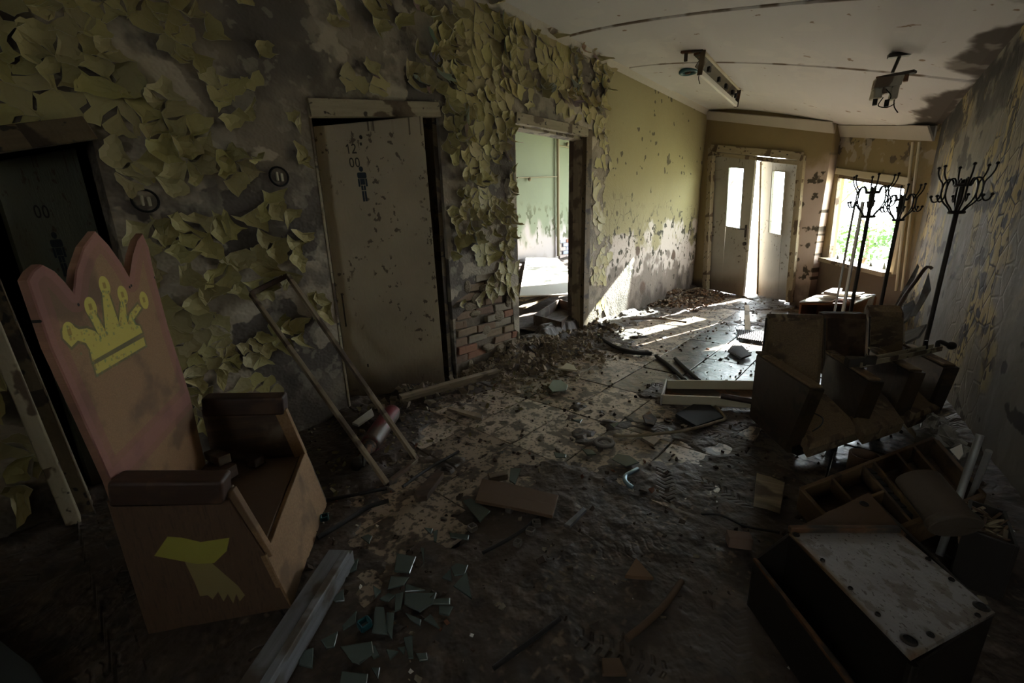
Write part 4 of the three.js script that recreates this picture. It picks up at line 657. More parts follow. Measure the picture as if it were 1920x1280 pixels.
{ // second fitting, end on, hanging from a stem
  const p = [-.222,2.51,-4.915], q = [-.236,2.374,-4.994], t = thing('ceiling_light', 'rusty wreck of a lamp hanging on a short stem by the right wall', 'ceiling light', p);
  const pp = [p[0], p[1], p[2]], c = [p[0] - 0.03, p[1] - 0.16, p[2] + 0.03];
  part(t, 'mount', box(up(pp, -0.015), [0.16, 0.03, 0.05], 0.3), M.darkmetal); part(t, 'stem', tube([pp, up(c, 0.02)], 0.012), M.darkmetal);
  part(t, 'housing', jitter(merge([box(add(c, [-0.02, -0.05, 0.02]), [0.17, 0.07, 0.1], 0.3), box(add(c, [-0.075, -0.11, 0.02]), [0.06, 0.1, 0.09], 0.3, 0.01), box(add(c, [0.035, -0.12, 0]), [0.045, 0.12, 0.08], 0.3, 0.01), box(add(c, [-0.02, -0.09, 0.03]), [0.06, 0.08, 0.05], 0.3, 0.01)]), 0.012, 18), M.paintwood);
  part(t, 'top_plate', merge([bar(add(c, [-0.09, 0, -0.02]), add(c, [0.14, -0.01, 0.04]), 0.07, 0.02), box(add(c, [0.09, -0.035, 0.02]), [0.03, 0.06, 0.04])]), M.rust);
  for (const d of [[-0.075, -0.18, 0.03], [0.0, -0.2, 0.02]]) part(t, 'lamp_holder', box(add(c, d), [0.03, 0.05, 0.03]), M.dark);
  for (const w of [[[-0.03, -0.15, 0], [-0.05, -0.21, 0.02], [0.01, -0.23, 0.01], [0.05, -0.21, 0]], [[0.04, -0.15, 0], [0.05, -0.23, 0.01], [0.08, -0.28, 0]], [[-0.02, -0.1, 0.05], [0.02, -0.16, 0.06], [0.0, -0.21, 0.03]]]) part(t, 'wire', tube(w.map((q) => add(c, q)), 0.004), M.dark);
}
{ const c = [-2.135,2.933,-5.586], g = new THREE.TorusGeometry(0.085, 0.022, 10, 26); g.rotateX(Math.PI / 2); g.translate(...c); const t = thing('ceiling_ring', 'round teal plastic ring on the ceiling beside the fluorescent fitting', 'ring', c); part(t, 'ring', g, M.tealplastic); for (let k = 0; k < 4; k++) part(t, 'wire', tube([add(c, [-0.03 + k * 0.02, 0.01, 0]), add(c, [-0.02 + k * 0.016, -0.025, 0.02]), add(c, [0.02 - k * 0.01, -0.01, -0.02])], 0.005), M.rust); }

{ // cabinet on its back, near right
  const t = thing('metal_cabinet', 'overturned dark metal cabinet with a pale sheet on top in the right foreground', 'cabinet', [.017,0,-1.62]);
  const s = (name, P, th, fr, m, l) => part(t, name, slab(P, th, fr, 0.003), m, l);
  s('side_panel', [[-.205,.2,-1.417], [.095,.2,-1.106], up([.095,.2,-1.106], -0.19), up([-.205,.2,-1.417], -0.19)], 0.012, [-1, 0, 0.3], M.darkmetal);
  s('side_panel', [[-.127,.3,-1.483], [.174,.3,-1.155], up([.174,.3,-1.155], -0.28), up([-.127,.3,-1.483], -0.28)], 0.015, [-1, 0, 0.3], M.darkmetal);
  s('inner_panel', [[-.093,.26,-1.503], [.159,.26,-1.209], up([.159,.26,-1.209], -0.2), up([-.093,.26,-1.503], -0.2)], 0.01, [-1, 0, 0.3], M.darkmetal);
  s('end_panel', [[-.205,.2,-1.417], [-.127,.3,-1.483], up([-.127,.3,-1.483], -0.28), up([-.205,.2,-1.417], -0.19)], 0.012, [-0.3, 0, -1], M.darkmetal);
  s('side_panel', [[.058,.3,-1.91], [.333,.3,-1.471], up([.333,.3,-1.471], -0.28), up([.058,.3,-1.91], -0.28)], 0.012, [1, 0, -0.3], M.darkmetal);
  s('end_panel', [[.174,.3,-1.155], [.333,.3,-1.471], up([.333,.3,-1.471], -0.28), up([.174,.3,-1.155], -0.28)], 0.012, [0.3, 0, 1], M.darkmetal);
  s('edge_rail', [[-.205,.206,-1.412], [-.197,.206,-1.421], [.1,.206,-1.106], [.091,.206,-1.096]], 0.01, [0, 1, 0], M.rust);
  s('lid', [[-.129,.305,-1.48], [.057,.305,-1.909], [.162,.305,-1.707], [.15,.305,-1.634]], 0.008, [0, 1, 0], M.brown, 'brown triangular end of the lid');
  const sheetT = tex(1024, 768, (u, v) => { const a = fbm(u * 4, v * 4, 5), f = fbm(u * 60, v * 45, 3); let c = mix3([138, 134, 130], [118, 114, 111], a); c = mix3(c, [84, 70, 56], sst(0.56, 0.68, fbm(u * 12, v * 9, 4)) * 0.6); c = mix3(c, [66, 55, 46], sst(0.7, 0.76, f) * 0.8); return mix3(c, [104, 76, 46], sst(0.86, 1.02, Math.max(Math.abs(u - 0.5), Math.abs(v - 0.5)) * 2 + (a - 0.5) * 0.25)); });
  const q = [[-.122,.325,-1.448], [.141,.33,-1.662], [.318,.35,-1.406], [.162,.35,-1.123]];
  part(t, 'sheet', uvFrom(slab(q, 0.01, [0, 1, 0], 0.003), q[0], add(q[1], q[0], -1), add(q[3], q[0], -1)), std({ map: sheetT, roughness: 0.5, metalness: 0.15, bumpMap: T.bump, bumpScale: 0.002 }), 'speckled grey sheet with bolt holes');
  part(t, 'lip', bar([-.124,.33,-1.457], [.14,.336,-1.664], 0.018, 0.022), M.rust);
  const hole = (p, r, y) => { const c = [p[0], y, p[2]]; const g = turned(up(c, -0.002), up(c, 0.004), [[r * 0.7, 0], [r, 0], [r, 0.7], [r * 0.7, 1]], 18); part(t, 'grommet', g, M.darkmetal); part(t, 'bolt_hole', turned(up(c, -0.001), up(c, 0.0022), [[0, 0], [r * 0.75, 0], [r * 0.7, 1], [0, 1]], 16), M.dark); };
  const on = (i, j) => mid(mid(q[0], q[1], i), mid(q[3], q[2], i), j);
  for (const [i, j, r] of [[0.1, 0.93, 0.016], [0.93, 0.93, 0.016], [0.04, 0.03, 0.01], [0.3, 0.95, 0.008], [0.05, 0.55, 0.006], [0.06, 0.75, 0.006], [0.05, 0.3, 0.006], [0.96, 0.4, 0.007], [0.95, 0.65, 0.007], [0.82, 0.97, 0.006]]) { const c = on(i, j); hole(c, r, c[1] + 0.001); }
  const c2 = [.049,.305,-1.808]; hole(c2, 0.014, 0.307);
}
{ // drawer insert
  const A = [-.149,.2,-1.971], B = [.275,.24,-2.784], C = [.398,.24,-2.294], D = [.042,.2,-1.698], t = thing('drawer_tray', 'dirty wooden drawer with inner dividers leaning behind the metal cabinet', 'drawer', [A[0], 0, A[2]]);
  const P = (i, j) => mid(mid(A, B, i), mid(D, C, i), j), w = (a, b, h = 0.07, th = 0.014, m = M.palebrown ??= std({ map: T.palewood, color: 0xb49c7c, roughness: 0.8, bumpMap: T.bump, bumpScale: 0.002 })) => bar(up(a, -h / 2), up(b, -h / 2), th, h);
  part(t, 'bottom', slab([P(0, 0), P(1, 0), P(1, 1), P(0, 1)].map((p) => up(p, -0.085)), 0.012), M.darkwood);
  for (const [a, b] of [[[0, 0], [1, 0]], [[1, 0], [1, 1]], [[1, 1], [0, 1]], [[0, 1], [0, 0]]]) part(t, 'side', w(P(...a), P(...b), 0.1, 0.02), M.palebrown);
  for (const [a, b] of [[[0.42, 0], [0.42, 1]], [[0.5, 0], [0.5, 1]], [[0.2, 0], [0.2, 0.5]], [[0.68, 0], [0.68, 0.55]], [[0.82, 0], [0.82, 1]], [[0, 0.5], [0.42, 0.5]], [[0.5, 0.55], [0.82, 0.55]]]) part(t, 'divider', w(P(...a), P(...b), 0.06), M.palebrown);
  for (let k = 0; k < 7; k++) { const c = up(P(0.46, 0.1 + k * 0.12), -0.03); part(t, 'spacer', box(c, [0.03, 0.03, 0.04], 0.6), M.dark); }
  const cup = [.033,.16,-2.491], g = turned([cup[0], 0.03, cup[2]], [cup[0], 0.19, cup[2]], [[0, 0], [0.06, 0], [0.062, 1], [0.054, 1], [0.052, 0.1], [0, 0.1]], 22); solo('tin_can', 'round open brown tin standing behind the drawer', 'tin', g, M.brown);
  const a = [.186,.36,-2.011], b = [.277,.3,-1.882], r = new THREE.Shape(); r.absellipse(0, 0, 0.075, 0.055, 0, Math.PI * 2); const hole = new THREE.Path(); hole.absellipse(0, 0, 0.07, 0.05, 0, Math.PI * 2); r.holes.push(hole);
  const c = thing('canister', 'long grey-brown open canister lying on the drawer', 'canister', mid(a, b)), L = V(a).distanceTo(V(b)), z = V(b).sub(V(a)).normalize(), x = new THREE.Vector3().crossVectors(new THREE.Vector3(0, 1, 0), z).normalize(), y = new THREE.Vector3().crossVectors(z, x), m4 = new THREE.Matrix4().makeBasis(x, y, z).setPosition(V(a));
  part(c, 'body', boxUV(new THREE.ExtrudeGeometry(r, { depth: L, bevelEnabled: false, curveSegments: 24 }).applyMatrix4(m4)), M.canister = std({ color: 0x4a3e31, roughness: 0.6, bumpMap: T.bump, bumpScale: 0.002 }));
  const e = new THREE.Shape(); e.absellipse(0, 0, 0.075, 0.055, 0, Math.PI * 2); part(c, 'end', new THREE.ExtrudeGeometry(e, { depth: 0.012, bevelEnabled: true, bevelSize: 0.006, bevelThickness: 0.008, bevelSegments: 2, curveSegments: 24 }).translate(0, 0, L).applyMatrix4(m4), M.canister);
}
const rod = (name, label, cat, a, b, r, m) => solo(name, label, cat, tube([a, b], r, 0, 10), m);
rod('metal_tube', 'longer of two grey metal tubes leaning by the right wall', 'tube', [.304,.02,-2.12], [.335,.5,-2.225], 0.012, M.greytube = std({ color: 0x7c7972, roughness: 0.5, metalness: 0.2 }));
rod('metal_tube', 'shorter of two grey metal tubes leaning by the right wall', 'tube', [.378,.02,-2.397], [.375,.428,-2.269], 0.0105, M.greytube);
rod('wooden_rod', 'pale round rod lying under the third theatre seat', 'rod', [.193,.03,-3.47], [.259,.03,-3.255], 0.015, M.palewood);
{ // box of rubbish
  const q = [[.352,.24,-2.213],[.447,.24,-2.197],[.449,.24,-1.958],[.32,.24,-1.973]], t = thing('rubbish_box', 'dark box filled with splinters beside the right wall', 'box', [.447,0,-2.266]);
  q.forEach((p, i) => { const n = q[(i + 1) % 4]; const o = add(mid(p, n), mid(mid(q[0], q[2]), mid(q[1], q[3])), -1); part(t, 'side', slab([p, n, up(n, -0.235), up(p, -0.235)], 0.01, [o[0], 0, o[2]]), M.darkmetal); });
  part(t, 'contents', jitter(slab(q.map((p) => up(p, -0.04)), 0.03), 0.02, 30), M.brown);
  rnd = mul(31); for (let k = 0; k < 34; k++) { const c = mid(mid(q[0], q[1], rr(0.12, 0.88)), mid(q[3], q[2], rr(0.12, 0.88)), rr(0.12, 0.88)), a = rr(0, 6.28), l = rr(0.02, 0.05); part(t, 'splinter', bar(add(c, [Math.cos(a) * l, -0.03, Math.sin(a) * l]), add(c, [-Math.cos(a) * l, rr(-0.02, 0.012), -Math.sin(a) * l]), rr(0.006, 0.014), 0.004), [M.palewood, M.brown, M.darkwood][k % 3]); }
}
{ // crumpled sheet of plastic
  const P = [[.217,.196,-2.942],[.255,.281,-2.989],[.295,.271,-2.935],[.336,.275,-2.881],[.379,.247,-2.724],[.356,.228,-2.626],[.319,.223,-2.731],[.28,.223,-2.836]], c = mid(P[1], P[6]); const pos = [], N = P.length; const top = up(c, 0.05);
  const tri = (a, b, d, k) => { if (k === 0) { pos.push(...a, ...b, ...d); return; } const m = mid(a, b), n = mid(b, d), o = mid(a, d); for (const q of [m, n, o]) { const s = 0.03; q[0] += (vn(q[0] * 40, q[2] * 40) - 0.5) * s; q[1] += (vn(q[2] * 40, q[1] * 40 + 9) - 0.5) * s; q[2] += (vn(q[1] * 40, q[0] * 40) - 0.5) * s; } tri(a, m, o, k - 1); tri(m, b, n, k - 1); tri(o, n, d, k - 1); tri(m, n, o, k - 1); };
  P.forEach((p, i) => { const q = P[(i + 1) % N]; tri(p, q, top, 3); tri(p, up(p, -0.12), q, 2); tri(q, up(p, -0.12), up(q, -0.12), 2); });
  const g = new THREE.BufferGeometry(); g.setAttribute('position', new THREE.Float32BufferAttribute(pos, 3)); g.setAttribute('uv', new THREE.Float32BufferAttribute(new Float32Array(pos.length / 3 * 2), 2)); g.computeVertexNormals(); solo('plastic_sheet', 'crumpled whitish plastic sheet at the foot of the right wall', 'sheet', g, std({ color: 0x807c74, roughness: 0.35, side: THREE.DoubleSide }));
  solo('paper_scrap', 'torn white paper scrap below the crumpled plastic sheet', 'paper', slab([[.311,.275,-2.581],[.349,.295,-2.627],[.348,.292,-2.526],[.334,.278,-2.478]], 0.003, [-0.5, 0.5, 1]), M.whitesheet);
}
// boards and sticks by the far right corner
solo('board', 'long grey-white board leaning by the right wall behind the coat stand', 'board', slab([[.147,.872,-5.198],[.162,.845,-5.197],[.12,.588,-4.999],[.067,.449,-4.9],[.031,.454,-4.9],[.082,.647,-5.049]], 0.02, [0, 0, 1]), M.greywood);
solo('board', 'narrow brown board leaning in front of the grey-white one', 'board', slab([[.102,.653,-5.199],[.125,.646,-5.199],[.066,.442,-5.05],[.03,.437,-5.05]], 0.02, [0, 0, 1]), M.darkwood);
solo('board', 'bluish grey board leaning against the right wall', 'board', slab([[.214,.831,-4.895],[.25,.701,-4.844],[.19,.508,-4.696],[.154,.495,-4.697],[.187,.615,-4.796]], 0.02, [0, 0, 1]), M.greywood);
solo('board', 'square grey board end standing behind the third seat', 'board', slab([[.073,.442,-4.999],[.108,.531,-4.999],[.161,.583,-4.997],[.18,.529,-4.997],[.146,.422,-4.898],[.117,.39,-4.899]], 0.025, [0, 0, 1]), M.greywood);
solo('board', 'split light grey board lying at the foot of the coat stand', 'board', slab([[.139,.384,-4.598],[.255,.461,-4.593],[.221,.378,-4.495],[.151,.314,-4.497]], 0.02, [0, 0.3, 1]), M.greywood);
solo('hooked_stick', 'brown stick with a hooked end leaning by the right wall', 'stick', tube([[.236,.849,-4.994], [.207,.869,-4.996], [.148,.742,-4.948], [.1,.626,-4.849], [.062,.484,-4.8]], 0.014, 24), M.darkwood);
{ // low cabinet under the window
  const q = [[-.669,.45,-5.179],[-.236,.45,-5.391],[-.104,.45,-6.09],[-.598,.45,-5.777]], t = thing('low_cabinet', 'brown low cabinet with white sheets on top under the window', 'cabinet', [q[0][0], 0, q[0][2]]);
  const w = std({ color: 0x7a4a28, roughness: 0.6, bumpMap: T.bump, bumpScale: 0.002 });
  part(t, 'top', slab(q, 0.02), w); for (const i of [0, 1, 2, 3]) { const p = q[i], n = q[(i + 1) % 4]; part(t, i === 0 ? 'front' : 'side', slab(i === 0 ? [up(p, -0.2), up(n, -0.2), up(n, -0.43), up(p, -0.43)] : [up(p, -0.02), up(n, -0.02), up(n, -0.43), up(p, -0.43)], 0.018, add(mid(p, n), mid(q[0], q[2]), -1)), w); }
  const sh = (l, P, dy, m = M.whitesheet) => solo('sheet', l, 'sheet', slab(P.map((p) => up(p, dy)), 0.012), m);
  sh('white sheet with a pointed corner on the low cabinet', [[-.667,.47,-5.119],[-.593,.47,-5.635],[-.389,.47,-5.642],[-.42,.47,-5.316]], 0); sh('white board at the right end of the low cabinet', [[-.303,.47,-5.465],[-.233,.47,-5.297],[-.103,.47,-5.987],[-.196,.47,-5.971]], 0); sh('white middle sheet of the pile on the low cabinet', [[-.578,.49,-5.38],[-.453,.49,-5.62],[-.203,.49,-5.737],[-.261,.49,-5.429]], 0); sh('thin white strip on top of the pile on the low cabinet', [[-.533,.52,-5.473],[-.478,.52,-5.635],[-.19,.52,-5.729],[-.231,.52,-5.542]], 0);
  solo('splinters', 'dark broken wood on top of the sheets under the window', 'wood', jitter(slab([[-.505,.55,-5.39],[-.463,.55,-5.722],[-.377,.55,-5.684],[-.379,.55,-5.307]], 0.03), 0.02, 18), M.darkwood);
  solo('plastic_bag', 'shiny white plastic hanging over the right end of the low cabinet', 'bag', jitter(slab([[-.193,.47,-5.767], [-.106,.47,-5.944], up([-.11,.47,-5.941], -0.2), up([-.156,.47,-5.712], -0.22)], 0.02, [0, 0, 1]), 0.03, 16), std({ color: 0xc8c8c8, roughness: 0.2 }));
  solo('white_pole', 'left of two white wooden poles standing before the window', 'pole', bar([-.344,.369,-4.738], [-.332,1.402,-4.738], 0.022, 0.016), M.whitesheet); solo('white_pole', 'right of two white wooden poles standing before the window', 'pole', bar([-.286,.367,-4.791], [-.285,1.401,-4.792], 0.028, 0.016), M.whitesheet);
}
{ // lamp housing on the floor
  const t = thing('lamp_housing', 'long white lamp housing lying on the floor beside the theatre seats', 'lamp housing', [-.945,0,-3.257]), y = 0.055;
  part(t, 'side_rail', bar([-1.201,.055,-3.165], [-.615,.055,-3.585], 0.02, 0.07), M.cream); part(t, 'side_rail', bar([-1.112,.055,-2.858], [-.541,.055,-3.205], 0.02, 0.07), M.cream); part(t, 'end_cap', bar([-1.214,.055,-3.185], [-1.107,.055,-2.837], 0.012, 0.08), M.whitemetal); part(t, 'base', slab([[-1.23,.02,-3.198],[-.633,.02,-3.656],[-.558,.02,-3.271],[-1.121,.02,-2.857]], 0.012), M.rust);
  solo('wooden_rod', 'reddish round rod lying on the white lamp housing', 'rod', tube([[-.767,.11,-3.032], [-.58,.11,-3.06]], 0.02, 0, 10), M.redwood);
}
const flat = (name, label, cat, P, th, m, group) => solo(name, label, cat, slab(P, th), m, group);
flat('black_sheet', 'square black sheet lying on the floor in front of the lamp housing', 'panel', [[-.954,.04,-2.713],[-.919,.04,-2.944],[-.817,.04,-2.999],[-.695,.04,-2.854],[-.785,.04,-2.615]], 0.025, M.dark);
flat('dark_plate', 'curled dark plate beside the black panel', 'plate', [[-1.125,.03,-2.575],[-1.117,.03,-2.668],[-1.026,.03,-2.58],[-1.007,.03,-2.485],[-1.062,.03,-2.481]], 0.012, M.rust);
solo('trim_strip', 'bent brown trim strip curving round the black panel', 'strip', tube([[-1.149,.015,-2.216], [-1.046,.015,-2.297], [-.948,.02,-2.399], [-.845,.03,-2.5], [-.762,.03,-2.649], [-.711,.025,-2.79], [-.686,.02,-2.874], [-.737,.02,-2.96], [-.819,.02,-3.067]], 0.011, 60, 6), M.palewood);
{ const c = [-1.148,.012,-2.103]; solo('ring', 'flat grey ring lying on the dirt in mid floor', 'ring', turned(c, up(c, 0.016), [[0.038, 0], [0.062, 0], [0.064, 0.5], [0.06, 1], [0.042, 1], [0.038, 0.5], [0.038, 0]], 30), M.greyring = std({ color: 0x6a625a, roughness: 0.8, bumpMap: T.bump, bumpScale: 0.002 })); const e = [-.971,.01,-2.635]; solo('ring', 'small rusty ring beside the curled dark plate', 'ring', turned(e, up(e, 0.01), [[0.018, 0], [0.03, 0], [0.03, 1], [0.018, 1], [0.018, 0]], 18), M.rust); }
solo('bent_handle', 'bent shiny metal handle lying in the dirt', 'handle', tube([[-.863,.02,-1.956], [-.872,.025,-1.9], [-.88,.025,-1.849], [-.864,.025,-1.812], [-.834,.025,-1.788], [-.807,.02,-1.785]], 0.011, 40, 10), M.chrome);
flat('wood_offcut', 'light square wooden offcut lying in front of the drawer', 'offcut', [[-.364,.05,-2.252],[-.303,.05,-2.259],[-.239,.05,-2.246],[-.215,.05,-2.012],[-.265,.05,-2.011],[-.318,.05,-1.997]], 0.03, M.palewood);
flat('plank', 'short wide brown board with broken end on the dirt in the middle', 'board', [[-1.42,.045,-1.341],[-1.314,.045,-1.391],[-1.162,.045,-1.438],[-1.037,.045,-1.473],[-.972,.045,-1.335],[-1.091,.045,-1.29],[-1.199,.045,-1.247],[-1.32,.045,-1.195]], 0.016, M.brown);
solo('plank', 'painted grey beam lying across the foreground beside the throne', 'beam', merge([bar([-1.472,.045,-.608], [-1.159,.05,-.188], 0.1, 0.06), bar(add([-1.431,.05,-.609], [0, 0.0, 0]), add([-1.128,.055,-.205], [0, 0, 0]), 0.03, 0.085)]), M.greywood);
solo('skirting_board', 'long wooden skirting board lying along the foot of the washroom door', 'board', merge([bar([-2.599,.085,-1.666], [-2.378,.11,-2.493], 0.06, 0.025), bar([-2.607,.065,-1.669], [-2.371,.09,-2.484], 0.02, 0.06)]), M.palewood);
flat('wood_strip', 'short pale wood strip lying near the red extinguisher', 'strip', [[-2.266,.03,-1.828],[-2.266,.03,-1.864],[-1.989,.03,-1.919],[-1.949,.03,-1.864]], 0.02, M.palewood);
flat('board', 'grey corner of a board in the lower left of the picture', 'board', [[-2.201,.06,.361],[-1.892,.06,.265],[-1.761,.06,.223],[-1.623,.06,.195],[-1.712,.06,.343]], 0.03, std({ color: 0x454a4a, roughness: 0.8, bumpMap: T.bump, bumpScale: 0.002 }));
flat('board', 'thin white board end under the leaning frame', 'board', [[-2.554,.05,-1.253],[-2.659,.05,-1.464],[-2.558,.05,-1.419],[-2.49,.05,-1.263]], 0.015, M.whitesheet);
const strip = (label, P, r, m = M.rubber) => solo('trim_strip', label, 'strip', tube(P, r, P.length * 8, 5), m);
strip('dark strip on the floor reaching right from the throne to the leaning frame', [[-1.912,.02,-.758], [-1.85,.02,-.858], [-1.764,.02,-1.003]], 0.009);
strip('longer dark strip behind the broken glass left of centre', [[-1.684,.02,-.605], [-1.693,.02,-.744], [-1.704,.02,-.859], [-1.671,.02,-.949]], 0.012);
strip('thin dark strip running from the leaning frame towards mid floor', [[-1.714,.02,-1.061], [-1.745,.02,-1.239], [-1.754,.02,-1.48]], 0.009);
strip('curved stick lying in front of the brown board', [[-1.073,.02,-.996], [-1.045,.022,-1.111], [-1.031,.022,-1.216], [-1.035,.02,-1.316]], 0.008);
strip('thin stick lying in the dark foreground left of centre', [[-.716,.02,-.684], [-.687,.02,-.813], [-.66,.02,-.948]], 0.008);
strip('curved flat strip lying in the dark foreground right of centre', [[-.456,.02,-1.024], [-.431,.02,-1.126], [-.413,.02,-1.236], [-.408,.02,-1.36]], 0.012, M.brown);
strip('long dark strip lying past the sunlit patch towards the lamp housing', [[-1.615,.02,-3.926], [-1.372,.02,-3.685], [-1.157,.02,-3.436]], 0.018);
strip('second dark strip lying beside the lamp housing', [[-1.437,.02,-3.952], [-1.261,.02,-3.732], [-1.054,.02,-3.484]], 0.018);
strip('bowed dark strip lying between the doorway and the sunlit patch', [[-2.492,.03,-4.275], [-2.101,.03,-3.973], [-1.842,.03,-3.874], [-1.664,.03,-3.938]], 0.02);
strip('straight dark stick lying over the sunlit strip by the wall', [[-2.483,.06,-5.13], [-2.221,.05,-5.405], [-1.871,.04,-5.434]], 0.014, M.darkwood);
strip('thin cable curling on the dirt before the cabinet', [[-.481,.02,-1.793], [-.415,.02,-1.838], [-.315,.02,-1.829], [-.189,.03,-1.861]], 0.005);
flat('plank', 'upright-looking narrow plank lying on the floor before the double door', 'plank', [[-1.604,.03,-7.075],[-1.548,.03,-7.112],[-1.151,.03,-5.51],[-1.205,.03,-5.473]], 0.02, M.palewood);
const mat = (label, P) => { const t = thing('ribbed_mat', label, 'mat', mid(P[0], P[2])); part(t, 'mat', slab(P, 0.01), M.rubber); for (let k = 1; k < 14; k++) part(t, 'rib', bar(up(mid(P[0], P[1], k / 14), 0.003), up(mid(P[3], P[2], k / 14), 0.003), 0.012, 0.008), M.rubber); };
mat('ribbed grey rubber mat lying left of the first theatre seat', [[-1.294,.03,-5.441],[-1.018,.03,-5.51],[-.905,.03,-5.023],[-1.17,.03,-5.048]]); mat('torn corner of ribbed mat curling in front of the other', [[-1.114,.03,-4.456],[-1.144,.03,-4.929],[-.9,.03,-4.458],[-.944,.03,-4.279]]);
// broken glass
const shard = (label, P, g) => flat('glass_shard', label, 'glass', P, 0.005, M.shard, g);
shard('largest clear greenish shard lying on the tiles in mid floor', [[-1.939,.03,-2.607],[-2.009,.03,-2.769],[-1.949,.03,-2.799],[-1.841,.03,-2.742],[-1.786,.03,-2.639],[-1.852,.03,-2.546]]);
shard('pointed greenish shard beside the bent shiny handle', [[-1.017,.025,-1.954],[-1.022,.025,-2.024],[-.96,.025,-2.051],[-.884,.025,-2.018],[-.92,.025,-1.934]]);
shard('dark shard beside the left end of the brown board', [[-1.384,.025,-1.174],[-1.371,.025,-1.211],[-1.229,.025,-1.202],[-1.21,.025,-1.118]]);
shard('narrow upright shard behind the brown board', [[-1.398,.025,-1.535],[-1.348,.025,-1.569],[-1.278,.025,-1.435],[-1.323,.025,-1.441]]);
shard('small bright shard behind the flat grey ring', [[-1.247,.02,-2.341],[-1.207,.02,-2.402],[-1.197,.02,-2.312]]); shard('shard lying in front of the flat grey ring', [[-1.216,.02,-1.957],[-1.161,.02,-1.985],[-1.114,.02,-1.953],[-1.151,.02,-1.916]]); shard('two-edged small shard in mid floor left of the ring', [[-1.318,.02,-1.821],[-1.247,.02,-1.847],[-1.229,.02,-1.816],[-1.274,.02,-1.781]]); shard('thin small shard on the pale tiles', [[-1.466,.02,-2.239],[-1.422,.02,-2.295],[-1.403,.02,-2.238]]);
shard('squarish shard farthest from the camera in the heap of broken panes', [[-1.338,.025,-.77],[-1.261,.025,-.808],[-1.21,.025,-.74],[-1.265,.025,-.708]]); shard('long triangular shard at the right of the broken panes', [[-1.037,.025,-.808],[-1.049,.025,-.887],[-.942,.025,-.812]]); shard('bright pointed shard right of the middle of the broken panes', [[-1.008,.025,-.651],[-1.008,.025,-.68],[-.936,.025,-.664]]); shard('biggest pane fragment near the grey beam in the foreground', [[-1.136,.022,-.42],[-1.074,.022,-.496],[-1.034,.022,-.478],[-1.037,.022,-.429],[-1.062,.022,-.419]]);
const G = 'broken panes beside the grey beam';
shard('four-sided shard just in front of the squarish far shard', [[-1.26,.02,-.688],[-1.199,.02,-.732],[-1.186,.02,-.694],[-1.216,.02,-.647]], G);
shard('slim triangular shard at the right of the two squarish ones', [[-1.181,.028,-.698],[-1.099,.028,-.728],[-1.15,.028,-.676]], G);
shard('small triangular shard at the left end of the broken panes', [[-1.274,.02,-.621],[-1.228,.02,-.628],[-1.217,.02,-.595]], G);
shard('blunt shard wedged between the small triangle and the square pieces', [[-1.199,.022,-.601],[-1.198,.022,-.638],[-1.167,.022,-.649],[-1.164,.022,-.616]], G);
shard('tall upright-looking shard in the middle of the broken panes', [[-1.181,.024,-.573],[-1.155,.024,-.592],[-1.053,.024,-.541],[-1.1,.024,-.511]], G);
shard('curved narrow shard right beside the tall middle one', [[-1.134,.02,-.589],[-1.112,.02,-.605],[-1.029,.02,-.541],[-1.076,.02,-.548]], G);
shard('long tapering shard pointing at the camera right of the middle', [[-1.006,.024,-.568],[-.99,.024,-.591],[-.924,.024,-.547],[-.936,.024,-.538]], G);
shard('pointed shard close to the middle of the grey beam\'s right side', [[-1.203,.02,-.462],[-1.219,.02,-.524],[-1.18,.02,-.499],[-1.184,.02,-.457]], G);
shard('split shard with a bright edge beside the grey beam', [[-1.207,.02,-.391],[-1.194,.02,-.444],[-1.151,.02,-.409],[-1.164,.02,-.389]], G);
shard('wide shard touching the lower part of the grey beam', [[-1.221,.02,-.328],[-1.2,.02,-.364],[-1.135,.02,-.332],[-1.178,.02,-.309]], G);
shard('flat rectangular shard right of the large dusty one', [[-1.049,.022,-.726],[-1.007,.022,-.767],[-.987,.022,-.749],[-1.034,.022,-.71]], G);
shard('ragged shard lying just below the flat rectangular one', [[-1.015,.02,-.722],[-.973,.02,-.752],[-.957,.02,-.718],[-.99,.02,-.701]], G);
shard('large dusty dark shard in the middle of the broken panes', [[-1.155,.016,-.678],[-1.068,.016,-.754],[-1.04,.016,-.721],[-1.049,.016,-.665],[-1.116,.016,-.649]], G);
shard('rounded shard right beside the upper end of the grey beam', [[-1.336,.02,-.49],[-1.342,.02,-.542],[-1.291,.02,-.518],[-1.311,.02,-.495]], G);
shard('left of three shards lying together at the right of the panes', [[-1.104,.02,-.808],[-1.111,.02,-.86],[-1.062,.02,-.823]], G);
shard('topmost of three shards lying together at the right of the panes', [[-1.114,.024,-.862],[-1.112,.024,-.888],[-1.069,.024,-.913],[-1.045,.024,-.874],[-1.071,.024,-.843]], G);
shard('thin upright sliver right of the squarish far shard', [[-1.296,.02,-.855],[-1.28,.02,-.864],[-1.206,.02,-.805]], G);
shard('small triangular shard on the pale floor patch', [[-1.381,.02,-.94],[-1.345,.02,-.961],[-1.323,.02,-.932]], G);
shard('slim dark shard on the edge of the pale floor patch', [[-1.329,.022,-.949],[-1.321,.022,-.969],[-1.265,.022,-.914],[-1.278,.022,-.911]], G);
shard('small two-ended shard right of the pale floor patch', [[-1.27,.02,-.988],[-1.192,.02,-1.035],[-1.174,.02,-1.012],[-1.244,.02,-.975]], G);
shard('slanting dark shard below the large dusty one', [[-1.081,.02,-.628],[-1.018,.02,-.648],[-1.001,.02,-.631],[-1.048,.02,-.623]], G);
shard('small square shard near the bottom edge of the picture', [[-1.002,.02,-.448],[-.981,.02,-.466],[-.953,.02,-.442]], G);
shard('largest shard cut by the bottom edge of the picture', [[-1.059,.02,-.384],[-.991,.02,-.432],[-.964,.02,-.411],[-1.025,.02,-.359]], G);
